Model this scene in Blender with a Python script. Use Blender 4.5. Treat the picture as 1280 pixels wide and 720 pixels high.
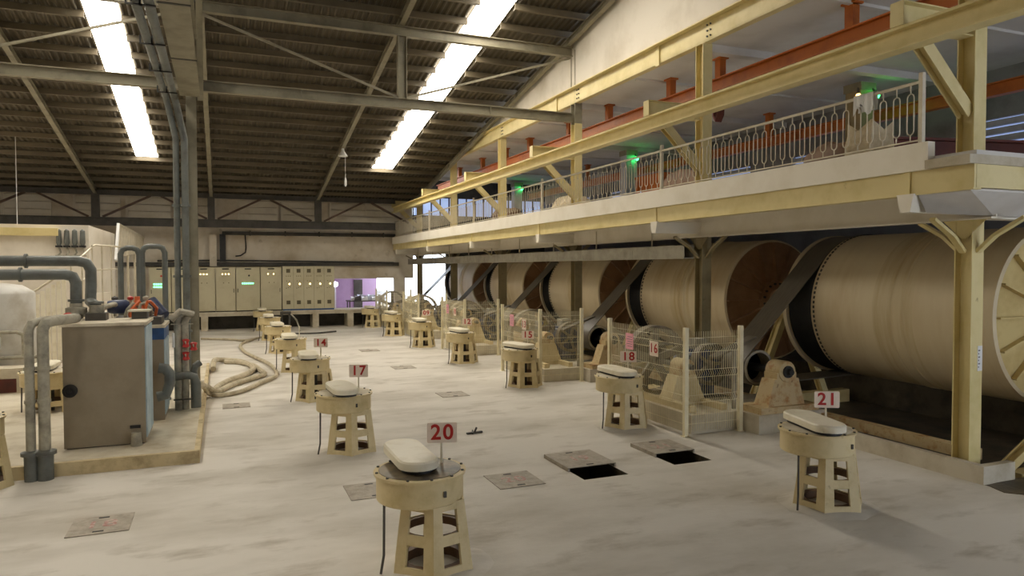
import bpy, bmesh, math, random
from mathutils import Vector, Matrix
R = math.radians; PI = math.pi
random.seed(7)
scn = bpy.context.scene
for o in list(bpy.data.objects): bpy.data.objects.remove(o)
C = scn.collection
# ---------------------------------------------------------------- camera
cam = bpy.data.cameras.new('camera'); cam.lens = 25.04; cam.sensor_width = 36; cam.clip_end = 400
co = bpy.data.objects.new('camera', cam); C.objects.link(co); scn.camera = co
r_ = Vector((0.92554966, -0.37861696, -0.00265227)); u_ = Vector((0.01329706, 0.02550313, 0.9995863)); f_ = Vector((0.37839268, 0.92520203, -0.02863891))
m = Matrix((r_, u_, -f_)).transposed().to_4x4(); m.translation = (0, 0, 3.2); co.matrix_world = m
# ---------------------------------------------------------------- world, exposure
SKY_E = 16.0       # translucent roof panels, lit by the sky above them
w = bpy.data.worlds.new('world'); scn.world = w; w.use_nodes = True
bg = w.node_tree.nodes['Background']; bg.inputs[0].default_value = (.80, .88, 1, 1); bg.inputs[1].default_value = 5.0
vs = scn.view_settings
vs.view_transform = 'Standard'; vs.look = 'None'; vs.exposure = 0.12; vs.gamma = 1; vs.use_curve_mapping = False

# ---------------------------------------------------------------- materials
def L(c): return tuple(((v/255)/12.92 if v/255 <= .04045 else ((v/255+.055)/1.055)**2.4) for v in c)+(1,)
def mat(name, c1, c2=None, scale=3, lo=.45, hi=.7, rough=.6, metal=0, bump=0, stretch=(1, 1, 1), emis=0, c3=None, s3=.6, lo3=.5, hi3=.7, bscale=None):
    M = bpy.data.materials.new(name); M.use_nodes = True; nt = M.node_tree; N = nt.nodes; K = nt.links
    b = N['Principled BSDF']; b.inputs['Roughness'].default_value = rough; b.inputs['Metallic'].default_value = metal
    b.inputs['Base Color'].default_value = L(c1)
    if emis:
        b.inputs['Emission Color'].default_value = L(c1); b.inputs['Emission Strength'].default_value = emis
    if c2 or bump:
        g = N.new('ShaderNodeNewGeometry'); mp = N.new('ShaderNodeMapping'); mp.inputs['Scale'].default_value = stretch
        K.new(g.outputs['Position'], mp.inputs[0])
    def noise(s, d=6):
        n = N.new('ShaderNodeTexNoise'); n.inputs['Scale'].default_value = s; n.inputs['Detail'].default_value = d; n.inputs['Roughness'].default_value = .62
        K.new(mp.outputs[0], n.inputs['Vector']); return n
    if c2:
        n = noise(scale); mr = N.new('ShaderNodeMapRange'); mr.inputs[1].default_value = lo; mr.inputs[2].default_value = hi
        K.new(n.outputs[0], mr.inputs[0]); mx = N.new('ShaderNodeMix'); mx.data_type = 'RGBA'
        mx.inputs[6].default_value = L(c1); mx.inputs[7].default_value = L(c2); K.new(mr.outputs[0], mx.inputs[0]); out = mx.outputs[2]
        if c3:
            n3 = noise(s3, 9); m3 = N.new('ShaderNodeMapRange'); m3.inputs[1].default_value = lo3; m3.inputs[2].default_value = hi3
            K.new(n3.outputs[0], m3.inputs[0]); x3 = N.new('ShaderNodeMix'); x3.data_type = 'RGBA'
            K.new(out, x3.inputs[6]); x3.inputs[7].default_value = L(c3); K.new(m3.outputs[0], x3.inputs[0]); out = x3.outputs[2]
        K.new(out, b.inputs['Base Color'])
    if bump:
        nb = noise(bscale or scale*6, 4); bp = N.new('ShaderNodeBump'); bp.inputs['Strength'].default_value = bump; bp.inputs['Distance'].default_value = .02
        K.new(nb.outputs[0], bp.inputs['Height']); K.new(bp.outputs[0], b.inputs['Normal'])
    return M
FLOOR = mat('dusty_floor', (216, 210, 200), (190, 183, 170), .55, .42, .66, .75, bump=.25, stretch=(.55, 1.2, 1), c3=(168, 158, 141), s3=1.5, lo3=.54, hi3=.76, bscale=14)
CONC = mat('pale_concrete', (205, 196, 176), (176, 163, 138), 1.6, .42, .68, .85, bump=.2)
PLAT = mat('platform_edge', (204, 186, 146), (150, 132, 98), 2.5, .45, .7, .8, bump=.2)
MUD = mat('wet_mud', (98, 86, 66), (60, 52, 40), 2.2, .4, .65, .5, bump=.5)
WHITE = mat('white_plaster', (222, 214, 200), (196, 186, 168), .8, .45, .75, .85)
WALLC = mat('stained_wall', (222, 212, 196), (190, 174, 148), .7, .42, .7, .85, c3=(140, 122, 96), s3=1.6, lo3=.64, hi3=.8)
CREAM = mat('cream_paint', (215, 197, 152), (196, 176, 126), 4, .48, .72, .5, bump=.06, c3=(130, 104, 66), s3=7, lo3=.66, hi3=.8)
LIDC = mat('lid_paint', (230, 222, 200), (212, 201, 172), 4, .5, .75, .5)
YEL = mat('yellow_steel', (221, 204, 148), (204, 186, 122), 2, .45, .75, .5, bump=.04, c3=(150, 124, 74), s3=5, lo3=.68, hi3=.82)
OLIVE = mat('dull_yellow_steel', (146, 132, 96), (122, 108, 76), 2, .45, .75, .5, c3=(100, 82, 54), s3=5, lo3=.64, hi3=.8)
WHEEL = mat('dusty_wheel', (128, 116, 96), (92, 82, 64), 4, .42, .7, .6)
GLAZ = mat('sky_lit_glazing', (168, 186, 226), emis=.75)
FASC = mat('fascia_paint', (238, 231, 216), (224, 215, 195), 1.2, .45, .75, .8)
GREY = mat('grey_steel', (142, 135, 114), (116, 109, 90), 2, .45, .7, .5)
DGREY = mat('dark_steel', (78, 74, 68), (52, 48, 42), 2, .45, .7, .6)
PIPE = mat('grey_pipe', (106, 110, 106), (84, 84, 78), 3, .45, .7, .45)
DUSTP = mat('dusty_pipe', (176, 170, 152), (128, 124, 112), 4, .42, .66, .7)
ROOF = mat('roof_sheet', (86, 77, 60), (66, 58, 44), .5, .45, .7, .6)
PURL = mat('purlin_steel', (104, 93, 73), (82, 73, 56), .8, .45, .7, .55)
SKYL = mat('skylight_sheet', (255, 247, 231), emis=SKY_E, rough=.4)
ORAN = mat('orange_steel', (192, 106, 34), (166, 86, 28), 2, .45, .7, .5)
BRN = mat('brown_steel', (92, 68, 54), (66, 48, 38), 3, .4, .7, .6)
DRED = mat('dark_red', (96, 40, 28), (70, 30, 22), 2, .4, .7, .6)
MILL = mat('mill_shell', (214, 198, 164), (198, 176, 136), .7, .42, .72, .5, stretch=(.3, 1.5, .3), bump=.03, c3=(184, 154, 106), s3=.55, lo3=.52, hi3=.78)
BAND = mat('mill_wear_band', (208, 192, 156), (190, 166, 120), 1.2, .42, .7, .55, stretch=(.4, 5, .4))
CAP = mat('mill_end', (178, 142, 108), (150, 116, 84), 2, .42, .7, .6)
CAPY = mat('mill_end_cream', (206, 184, 126), (182, 156, 98), 2, .42, .7, .6)
BLACK = mat('black_rubber', (26, 25, 25), (42, 40, 38), 4, .45, .7, .5)
BELT = mat('drive_belt', (98, 90, 76), (78, 70, 60), 3, .45, .7, .45, stretch=(1, 12, 1))
RUST = mat('rusty_cream', (202, 180, 136), (172, 118, 62), 5, .5, .72, .6, c3=(110, 66, 34), s3=9, lo3=.6, hi3=.76)
BLUE = mat('motor_blue', (44, 56, 92), (30, 36, 56), 4, .45, .7, .45)
STRIPE = mat('stripe_blue', (40, 84, 138), (30, 66, 112), 4, .45, .7, .45)
PALEB = mat('pale_blue_side', (176, 196, 206), (132, 158, 172), 3, .42, .7, .5)
TAUPE = mat('cabinet_taupe', (150, 138, 118), (134, 122, 102), 2, .45, .75, .5)
TOPD = mat('dusty_top', (212, 202, 180), (184, 172, 150), 4, .45, .7, .8)
PANEL = mat('panel_beige', (196, 188, 158), (182, 172, 142), 1.5, .45, .75, .45)
PDARK = mat('panel_dark', (92, 84, 62))
WIRE = mat('fence_cream', (236, 226, 192), (220, 206, 166), 3, .45, .75, .5)
RAIL = mat('rail_galvanised', (202, 192, 170), (172, 160, 136), 3, .45, .75, .45, .2)
GALV = mat('galvanised_duct', (164, 158, 142), (134, 128, 114), 3, .4, .7, .5, .2)
SIGN = mat('sign_white', (236, 220, 204), (222, 204, 186), 6, .45, .75, .5)
REDT = mat('number_red', (176, 30, 22), rough=.5)
FADED = mat('number_faded_red', (176, 128, 120), (200, 180, 168), 12, .4, .6, .7)
PINK = mat('pink_paper', (232, 164, 176), rough=.8)
PAPER = mat('white_paper', (222, 222, 220), rough=.8)
INK = mat('ink', (110, 108, 108), rough=.8)
LED = mat('warm_lamp', (255, 226, 160), emis=6)
GLED = mat('green_display', (120, 255, 190), emis=3)
GRN = mat('green_lamp', (50, 255, 110), emis=14)
AMB = mat('amber_lamp', (255, 190, 110), emis=8)
ULAMP = mat('lamp_glass', (255, 250, 240), emis=3)
REDV = mat('valve_red', (190, 52, 46), rough=.5)
ORT = mat('orange_hose', (214, 104, 52), rough=.5)
HOSE = mat('dusty_hose', (190, 178, 152), (158, 146, 120), 5, .42, .68, .7)
PLATE = mat('hatch_plate', (178, 168, 152), (146, 136, 122), 7, .42, .7, .6, bump=.3)
PURP = mat('purple_wall', (188, 160, 194), (176, 148, 184), 1, .45, .7, .8)
SACK = mat('woven_sack', (206, 192, 164), (180, 162, 130), 6, .42, .7, .9, bump=.4)
SLAB = mat('slab_white', (216, 212, 206), (196, 190, 182), .6, .45, .7, .85)
CORR = mat('corrugated_light', (186, 190, 200), (160, 164, 176), 2, .45, .7, .5)
BROWN = mat('brown_machine', (122, 92, 66), (90, 66, 46), 3, .42, .7, .6)

# ---------------------------------------------------------------- mesh helpers
class MB:
    def __init__(s): s.v = []; s.f = []
    def add(s, vs, fs):
        n = len(s.v); s.v += [tuple(v) for v in vs]; s.f += [tuple(i+n for i in f) for f in fs]; return s
    def box(s, a, b):
        x0, y0, z0 = (min(a[i], b[i]) for i in range(3)); x1, y1, z1 = (max(a[i], b[i]) for i in range(3))
        return s.add([(x0, y0, z0), (x1, y0, z0), (x1, y1, z0), (x0, y1, z0), (x0, y0, z1), (x1, y0, z1), (x1, y1, z1), (x0, y1, z1)],
                     [(0, 3, 2, 1), (4, 5, 6, 7), (0, 1, 5, 4), (1, 2, 6, 5), (2, 3, 7, 6), (3, 0, 4, 7)])
    def hexa(s, p): return s.add(p, [(0, 3, 2, 1), (4, 5, 6, 7), (0, 1, 5, 4), (1, 2, 6, 5), (2, 3, 7, 6), (3, 0, 4, 7)])
    def bar(s, a, b, w, h, up=(0, 0, 1)):
        a = Vector(a); b = Vector(b); d = (b-a).normalized(); x = d.cross(Vector(up))
        if x.length < 1e-4: x = d.cross(Vector((1, 0, 0)))
        x.normalize(); y = x.cross(d); x *= w/2; y *= h/2
        return s.hexa([a-x-y, a+x-y, b+x-y, b-x-y, a-x+y, a+x+y, b+x+y, b-x+y])
    def ibeam(s, a, b, w, h, t=.02, up=(0, 0, 1)):
        a = Vector(a); b = Vector(b); d = (b-a).normalized(); x = d.cross(Vector(up)); x.normalize(); y = x.cross(d)
        s.bar(a+y*(h/2-t/2), b+y*(h/2-t/2), w, t, up); s.bar(a-y*(h/2-t/2), b-y*(h/2-t/2), w, t, up); return s.bar(a, b, t, h-2*t, up)
    def tube(s, pts, r, n=8, caps=True):
        pts = [Vector(p) for p in pts]; rs = r if isinstance(r, (list, tuple)) else [r]*len(pts)
        vs = []; prev = None
        for i, p in enumerate(pts):
            t = ((pts[min(i+1, len(pts)-1)]-p).normalized()+(p-pts[max(i-1, 0)]).normalized())
            t = t.normalized() if t.length > 1e-6 else (pts[1]-pts[0]).normalized()
            if prev is None:
                x = t.cross(Vector((0, 0, 1)))
                if x.length < .05: x = t.cross(Vector((1, 0, 0)))
            else: x = prev - t*prev.dot(t)
            x.normalize(); prev = x; y = t.cross(x)
            for k in range(n):
                a = 2*PI*k/n+PI/n; vs.append(p+(x*math.cos(a)+y*math.sin(a))*rs[i])
        fs = [(i*n+k, i*n+(k+1) % n, (i+1)*n+(k+1) % n, (i+1)*n+k) for i in range(len(pts)-1) for k in range(n)]
        if caps: fs += [tuple(range(n-1, -1, -1)), tuple((len(pts)-1)*n+k for k in range(n))]
        return s.add(vs, fs)
    def cyl(s, a, b, r, n=16, r2=None): return s.tube([a, b], [r, r if r2 is None else r2], n)
    def lathe(s, prof, o=(0, 0, 0), ax='z', n=24, ph=0, caps=True):
        vs = []
        for r, z in prof:
            for k in range(n):
                a = 2*PI*k/n+ph; c, q = r*math.cos(a), r*math.sin(a)
                vs.append((o[0]+c, o[1]+q, o[2]+z) if ax == 'z' else (o[0]+c, o[1]+z, o[2]+q) if ax == 'y' else (o[0]+z, o[1]+c, o[2]+q))
        m = len(prof)
        fs = [(i*n+k, i*n+(k+1) % n, (i+1)*n+(k+1) % n, (i+1)*n+k) for i in range(m-1) for k in range(n)]
        if caps and prof[0][0] > 1e-5 and prof[0] != prof[-1]: fs.append(tuple(range(n-1, -1, -1)))
        if caps and prof[-1][0] > 1e-5 and prof[0] != prof[-1]: fs.append(tuple((m-1)*n+k for k in range(n)))
        return s.add(vs, fs)
    def prism(s, poly, ax, lo, hi):
        def P(p, h): return (p[0], p[1], h) if ax == 'z' else (p[0], h, p[1]) if ax == 'y' else (h, p[0], p[1])
        n = len(poly); return s.add([P(p, lo) for p in poly]+[P(p, hi) for p in poly],
            [tuple(range(n-1, -1, -1)), tuple(range(n, 2*n))]+[(k, (k+1) % n, n+(k+1) % n, n+k) for k in range(n)])
    def mesh(s, name, m, smooth=True):
        me = bpy.data.meshes.new(name); me.from_pydata(s.v, [], s.f)
        b = bmesh.new(); b.from_mesh(me); bmesh.ops.remove_doubles(b, verts=b.verts, dist=1e-5); bmesh.ops.recalc_face_normals(b, faces=b.faces); b.to_mesh(me); b.free()
        me.materials.append(m)
        if smooth: me.shade_smooth(); me.set_sharp_from_angle(angle=R(35))
        return me
    def build(s, name, m, parent=None, label=None, kind=None, local=False):
        if parent and not local:
            root = parent.parent or parent; l = root.location; s.v = [(v[0]-l.x, v[1]-l.y, v[2]-l.z) for v in s.v]
        o = bpy.data.objects.new(name, s.mesh(name, m)); C.objects.link(o)
        if parent: o.parent = parent
        if label: o['label'] = label
        if kind: o['kind'] = kind
        return o
def inst(name, me, loc, parent=None, rot=None):
    o = bpy.data.objects.new(name, me); C.objects.link(o); o.location = loc
    if rot: o.rotation_euler = rot
    if parent:
        o.parent = parent
        root = parent.parent or parent; o.location = Vector(loc)-root.location
    return o
def tag(o, label, cat, group=None):
    o['label'] = label; o['category'] = cat
    if group: o['group'] = group
    return o
def thing(name, label, cat, loc=(0, 0, 0), group=None):
    o = bpy.data.objects.new(name, None); C.objects.link(o); o.location = loc; o.empty_display_size = .2
    return tag(o, label, cat, group)
def struct(name, mb, m):
    o = mb.build(name, m); o['kind'] = 'structure'; return o
def copytree(o, parent=None):
    c = o.copy(); C.objects.link(c)
    if parent: c.parent = parent
    for ch in list(o.children): copytree(ch, c)
    return c
def text_mesh(body, size, m, depth=.002, bold=.012):
    cu = bpy.data.curves.new('number', 'FONT'); cu.body = body; cu.size = size; cu.align_x = 'CENTER'; cu.align_y = 'CENTER'; cu.extrude = depth; cu.offset = bold*size; cu.space_character = 1.15
    o = bpy.data.objects.new('number', cu); C.objects.link(o); dg = bpy.context.evaluated_depsgraph_get()
    me = bpy.data.meshes.new_from_object(o.evaluated_get(dg)); bpy.data.objects.remove(o); me.materials.clear(); me.materials.append(m); return me
def text(body, size, m, loc, rot, parent, name='number'):
    return inst(name, text_mesh(body, size, m), loc, parent, rot)
ORD = ['nearest', 'second', 'third', 'fourth', 'fifth', 'farthest']

# ================================================================ SETTING
# ---- floor with two open hatch shafts
hol = [(5.03, 9.44, 5.80, 10.72), (6.76, 9.60, 7.50, 10.80)]
xs = sorted({-17.2, 10.3}|{h[0] for h in hol}|{h[2] for h in hol}); ys = sorted({-6.2, 41.2}|{h[1] for h in hol}|{h[3] for h in hol})
fl = MB()
for i in range(len(xs)-1):
    for j in range(len(ys)-1):
        cx, cy = (xs[i]+xs[i+1])/2, (ys[j]+ys[j+1])/2
        if any(h[0] < cx < h[2] and h[1] < cy < h[3] for h in hol): continue
        fl.add([(xs[i], ys[j], 0), (xs[i+1], ys[j], 0), (xs[i+1], ys[j+1], 0), (xs[i], ys[j+1], 0)], [(0, 1, 2, 3)])
fl.add([(10.3, -6.2, 0), (19.2, -6.2, 0), (19.2, 6.9, 0), (10.3, 6.9, 0)], [(0, 1, 2, 3)])
floor = struct('floor', fl, FLOOR)
for h in hol:
    s = MB(); x0, y0, x1, y1 = h
    s.add([(x0, y0, 0), (x1, y0, 0), (x1, y1, 0), (x0, y1, 0), (x0, y0, -.9), (x1, y0, -.9), (x1, y1, -.9), (x0, y1, -.9)], [(0, 1, 5, 4), (1, 2, 6, 5), (2, 3, 7, 6), (3, 0, 4, 7), (4, 5, 6, 7)])
    s.build('hatch_shaft', MUD, floor)
pit = MB().box((10.3, 6.9, -.35), (19.2, 41.2, -.3)); pit.box((10.3, 6.85, -.35), (19.2, 6.9, -.005)); pit.box((10.29, 6.9, -.35), (10.31, 41.2, -.005))
struct('floor_pit', pit, MUD)
mud = MB().prism([(10.32, 6.92), (11.0, 7.0), (11.6, 6.92), (11.8, 6.2), (11.1, 5.9), (10.55, 6.25), (10.2, 6.6)], 'z', .002, .008).build('mud_patch', MUD, floor)
# ---- curb along the pit
cb = MB(); cb.box((10.30, 9.0, 0), (10.42, 41, .3)); cb.box((10.86, 7.0, 0), (10.96, 7.1, .27))
cb = MB().box((10.28, 6.95, 0), (10.40, 10.95, .27)).box((10.40, 6.95, 0), (10.98, 7.07, .27))
struct('trim_1', cb, CONC)
# ---- roof
def zr(y): return 6.95+.172*(40-y)
RY = 13.9; ZR = zr(RY)
roof = MB(); prof = []; x = -17.0
while x < 10.5:
    prof += [(x, 0), (x+.045, .05), (x+.10, .05), (x+.145, 0)]; x += .19
for (ya, za, yb, zb) in ((41.2, zr(41.2), RY, ZR), (RY, ZR, -6.2, ZR-.172*(RY+6.2))):
    n = len(prof); vs = [(p[0], ya, za+p[1]+.19) for p in prof]+[(p[0], yb, zb+p[1]+.19) for p in prof]
    roof.add(vs, [(k, k+1, n+k+1, n+k) for k in range(n-1)])
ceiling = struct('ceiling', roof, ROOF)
# purlins, trimmed round the skylight strips
def purl(x0, x1): return MB().box((x0, -.06, 0), (x1, .06, .015)).box((x0, -.06, .015), (x1, -.045, .165)).box((x0, -.06, .165), (x1, .04, .18)).mesh('purlin', PURL)
segs = [purl(a, b) for a, b in ((-17, -12.52), (-11.48, -3.32), (-2.43, 6.83), (7.87, 10.4))]; full = purl(-17, 10.4)
y = 40.3
while y > -5.5:
    z = zr(y) if y > RY else ZR-.172*(RY-y)
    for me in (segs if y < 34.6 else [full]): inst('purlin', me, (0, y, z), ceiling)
    y -= 1.12
# skylights
def slope_quad(mb, x0, x1, y0, y1, dz, th=.012):
    z0, z1 = (zr(y0) if y0 >= RY else ZR-.172*(RY-y0)), (zr(y1) if y1 >= RY else ZR-.172*(RY-y1))
    return mb.hexa([(x0, y0, z0+dz), (x1, y0, z0+dz), (x1, y1, z1+dz), (x0, y1, z1+dz), (x0, y0, z0+dz+th), (x1, y0, z0+dz+th), (x1, y1, z1+dz+th), (x0, y1, z1+dz+th)])
for x0, x1 in ((-3.3, -2.45), (6.85, 7.85), (-12.5, -11.5)):
    y = 34.6
    while y > RY+1:
        slope_quad(MB(), x0, x1, y-3.45+.02, y, .165).build('skylight_panel', SKYL, ceiling); y -= 3.45
for x0, x1 in ((-3.3, -2.45),):
    for y in (3, 6.5): slope_quad(MB(), x0, x1, y, y+3.4, .165).build('skylight_panel', SKYL, ceiling)
# ---- rafters
for i, (X, lab) in enumerate(((-10.8, 'grey steel roof rafter sloping over the far left bay'), (-5.55, 'grey steel roof rafter left of the left skylight strip'), (-.4, 'grey steel roof rafter running into the tall pipe column'), (4.9, 'grey steel roof rafter in the middle of the roof carrying the hanging lamp'), (10.22, 'grey steel roof rafter along the white gable wall'))):
    t = thing('roof_rafter', lab, 'rafter', (X, 40, 6.5)); b = MB(); b.ibeam((X, 40, zr(40)-.1), (X, RY, ZR-.1), .16, .2, .02); b.ibeam((X, RY, ZR-.1), (X, -6, ZR-.172*(RY+6)-.1), .16, .2, .02)
    b.build('beam', GREY, t)
    for k in range(5): yy = 37-k*4.2; MB().box((X-.09, yy-.01, zr(yy)-.2), (X+.09, yy+.01, zr(yy))).build('stiffener', GREY, t)
# ---- walls
wb = MB()
wb.box((-17.2, 41.0, 3.35), (10.5, 41.2, 5.35)); wb.box((-17.2, 41, 6.85), (10.5, 41.2, 7.3)); wb.box((-17.2, 41, 0), (-3.3, 41.2, 3.35)); wb.box((-3.3, 41, 0), (5.75, 41.2, 3.35)); wb.box((5.75, 41, 2.6), (10.5, 41.2, 3.35)); wb.box((5.75, 41, 0), (9.35, 41.2, .9)); wb.box((9.35, 41, 0), (10.0, 41.2, 2.6))
wall_back = struct('wall_back', wb, WALLC)
# louvres in the clerestory
for x0 in [-9.6, -6.6, -4.3, -2.1, 1.0, 3.2, 5.8, 7.8]:
    for k in range(4): MB().hexa([(x0, 41.0, 5.42+k*.36), (x0+1.95, 41.0, 5.42+k*.36), (x0+1.95, 41.12, 5.42+k*.36), (x0, 41.12, 5.42+k*.36), (x0, 40.96, 5.74+k*.36), (x0+1.95, 40.96, 5.74+k*.36), (x0+1.95, 41.0, 5.74+k*.36), (x0, 41.0, 5.74+k*.36)]).build('louvre_slat', WHITE, wall_back)
    MB().box((x0-.12, 40.94, 5.35), (x0, 41.1, 6.85)).build('louvre_post', WHITE, wall_back)
MB().box((-17.2, 41.14, 5.35), (10.5, 41.2, 6.85)).build('louvre_backing', WALLC, wall_back)
struct('wall_left', MB().box((-17.2, -6.2, 0), (-17, 41.2, 11.5)), WHITE)
struct('wall_front', MB().box((-17.2, -6.3, 0), (9.5, -6.2, 9)).box((9.5, -6.3, 4.2), (19.2, -6.2, 9)).box((17.5, -6.3, 0), (19.2, -6.2, 4.2)), WHITE)  # unseen front wall; its right-hand opening is added to bring daylight onto the mill ends
g = MB().prism([(-6.2, 8.75), (41.2, 8.75), (41.2, 8.76), (40, zr(40)), (RY, ZR+.15), (-6.2, 8.77)], 'x', 10.42, 10.5)
# gable above the yellow beam, following the roof slope (clipped where the roof meets the beam)
yx = 40-(8.75-6.95)/.172
g = MB().prism([(-6.2, 8.72), (yx, 8.72), (RY, ZR+.15), (-6.2, 8.74)], 'x', 10.42, 10.5)
struct('wall_gable', g, WHITE)
# mill hall ceiling and far walls
ch = MB().box((10.6, -6.2, 8.4), (19.2, 41.2, 8.55))
hall = struct('ceiling_hall', ch, SLAB)
for k in range(-1, 6):
    yy = 7.4+6.45*k
    MB().box((10.66, yy-.12, 8.22), (19, yy+.12, 8.4)).build('cross_beam', SLAB, hall)
    MB().box((10.66, yy+3.1, 8.34), (19, yy+3.2, 8.4)).build('cross_rib', SLAB, hall)
wr = MB().box((19, -6.2, 0), (19.2, 41.2, 5.4)).box((19, -6.2, 7.1), (19.2, 41.2, 8.75))
for k in range(-1, 6): wr.box((19, 7.0+6.45*k, 5.4), (19.2, 9.2+6.45*k, 7.1))
wall_r = struct('wall_right', wr, mat('hall_wall', (150, 148, 150), (120, 116, 116), .8, .45, .7, .85))
for k in range(-1, 5):
    for j in range(8): MB().hexa([(18.98, 9.2+6.45*k, 5.42+j*.21), (19.12, 9.2+6.45*k, 5.42+j*.21), (19.12, 13.45+6.45*k, 5.42+j*.21), (18.98, 13.45+6.45*k, 5.42+j*.21), (18.94, 9.2+6.45*k, 5.575+j*.21), (18.97, 9.2+6.45*k, 5.575+j*.21), (18.97, 13.45+6.45*k, 5.575+j*.21), (18.94, 13.45+6.45*k, 5.575+j*.21)]).build('louvre_slat', CORR, wall_r)
wh = MB().box((12.5, 41, 0), (19.2, 41.2, 6.3)).box((10.5, 41, 4.1), (12.5, 41.2, 6.3)).box((10.5, 41, 7.35), (19.2, 41.2, 8.75))
for k in range(16): wh.box((10.5+k*.55, 41.02, 6.3), (10.56+k*.55, 41.12, 7.35))
wall_b2 = struct('wall_back_hall', wh, DGREY)
MB().box((10.6, 41.13, 6.3), (19.1, 41.16, 7.35)).build('glazing', GLAZ, wall_b2, 'bluish daylight glazing')
for k in range(-1, 5): MB().box((19.14, 9.2+6.45*k, 5.4), (19.17, 13.45+6.45*k, 7.1)).build('glazing', GLAZ, wall_r, 'bluish daylight glazing')
# daylight room behind the back wall
br = MB().box((5.0, 46.5, 0), (9.45, 46.6, 4)).box((4.9, 41.2, 0), (5.0, 46.6, 4)).box((4.9, 41.2, 3.4), (8.6, 46.6, 3.5))
wall_p = struct('wall_annex', br, PURP)
MB().box((7.95, 46.40, .6), (8.5, 46.5, 2.45)).build('door_leaf', DGREY, wall_p); 
struct('floor_annex', MB().box((4.9, 41.2, .5), (13.5, 52, .6)), CONC)

# ================================================================ STEEL FRAME
YC = [7.4+6.45*k for k in range(6)]
for k, yy in enumerate(YC):
    lab = ['yellow steel column nearest on the right with white notice', 'second yellow steel column carrying the duct end', 'third steel column, grey above and yellow below the roof chord', 'fourth steel column of the balcony row', 'fifth steel column of the balcony row', 'last steel column of the balcony row near the bright opening'][k]
    t = thing('steel_column', lab, 'column', (10.53, yy, 0))
    top = 10.05 if k == 2 else 8.42
    def hcol(z0, z1): return MB().box((10.40, yy-.14, z0), (10.66, yy-.12, z1)).box((10.40, yy+.12, z0), (10.66, yy+.14, z1)).box((10.52, yy-.12, z0), (10.54, yy+.12, z1))
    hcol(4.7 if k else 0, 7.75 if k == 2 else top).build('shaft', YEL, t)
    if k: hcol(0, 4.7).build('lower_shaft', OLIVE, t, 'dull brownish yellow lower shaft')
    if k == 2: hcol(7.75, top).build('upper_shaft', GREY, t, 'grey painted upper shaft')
    MB().box((10.34, yy-.2, 0.0), (10.72, yy+.2, .022)).build('base_plate', YEL, t)
    for sx, sy in ((0, -1), (0, 1), (-1, 0)):
        p = [(10.53+sx*.13, yy+sy*.14, 3.42), (10.53+sx*.38, yy+sy*.4, 3.66), (10.53+sx*.8, yy+sy*.82, 3.9)]
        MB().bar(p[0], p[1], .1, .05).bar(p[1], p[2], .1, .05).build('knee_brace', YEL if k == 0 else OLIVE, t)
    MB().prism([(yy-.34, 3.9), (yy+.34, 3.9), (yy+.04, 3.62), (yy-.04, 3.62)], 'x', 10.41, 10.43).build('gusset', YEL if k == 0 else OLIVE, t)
    # cantilever under the balcony, trapezoid end
    MB().prism([(yy-.14, 4.24), (yy+.14, 4.24), (yy+.08, 3.98), (yy-.08, 3.98)], 'x', 9.16, 10.4).build('cantilever', FASC, t)
    # crane-beam arm and diagonal
    if k < 6:
        MB().box((8.95, yy-.11, 6.62), (10.4, yy+.11, 6.64)).box((8.95, yy-.11, 6.94), (10.4, yy+.11, 6.96)).box((8.95, yy-.11, 6.64), (8.97, yy+.11, 6.94)).box((8.97, yy-.01, 6.64), (10.4, yy+.01, 6.94)).build('bracket_arm', YEL, t)
        MB().ibeam((9.25, yy, 6.62), (10.42, yy, 5.5), .2, .17, .02, (0, 1, 0)).build('diagonal_brace', YEL, t)
    if k == 0:
        n = MB().box((10.555, yy-.146, 1.62), (10.655, yy-.141, 2.0)).build('notice', PAPER, t, 'white paper notice')
        d = MB()
        for j in range(6): d.box((10.565, yy-.1475, 1.67+j*.05), (10.585+.02*(j % 2), yy-.1462, 1.69+j*.05))
        d.build('printed_marks', INK, n)
# long yellow beam over the column heads
t = thing('roof_edge_beam', 'long yellow channel beam under the white gable wall', 'beam', (10.5, 17, 8.4))
MB().box((10.40, -6, 8.40), (10.44, 40, 8.84)).build('web', YEL, t)
MB().box((10.24, -6, 8.82), (10.44, 40, 8.85)).box((10.40, -6, 8.38), (10.58, 40, 8.41)).build('flange', YEL, t)
bo = MB()
for yy in [13.85-.3, 19.5]:
    MB().box((10.36, yy+1.9, 8.32), (10.40, yy+2.06, 8.84)).build('splice_plate', YEL, t)
for yy in YC[:4]:
    for i in range(2):
        for j in range(3): bo.cyl((10.37, yy-.3-.12*i, 8.48+.13*j), (10.40, yy-.3-.12*i, 8.48+.13*j), .022, 6)
bo.build('bolt', DGREY, t, kind='stuff')
# crane beam carried on the bracket arms
t = thing('balcony_beam', 'long yellow I-beam carried on bracket arms above the balcony railing', 'beam', (9.1, 20, 6.4))
b = MB(); b.box((8.98, 5.2, 6.58), (9.22, 39.9, 6.62)); b.box((8.98, 5.2, 6.30), (9.22, 39.9, 6.33)); b.build('flange', YEL, t); MB().box((9.09, 5.2, 6.33), (9.11, 39.9, 6.58)).build('web', YEL, t)
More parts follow.
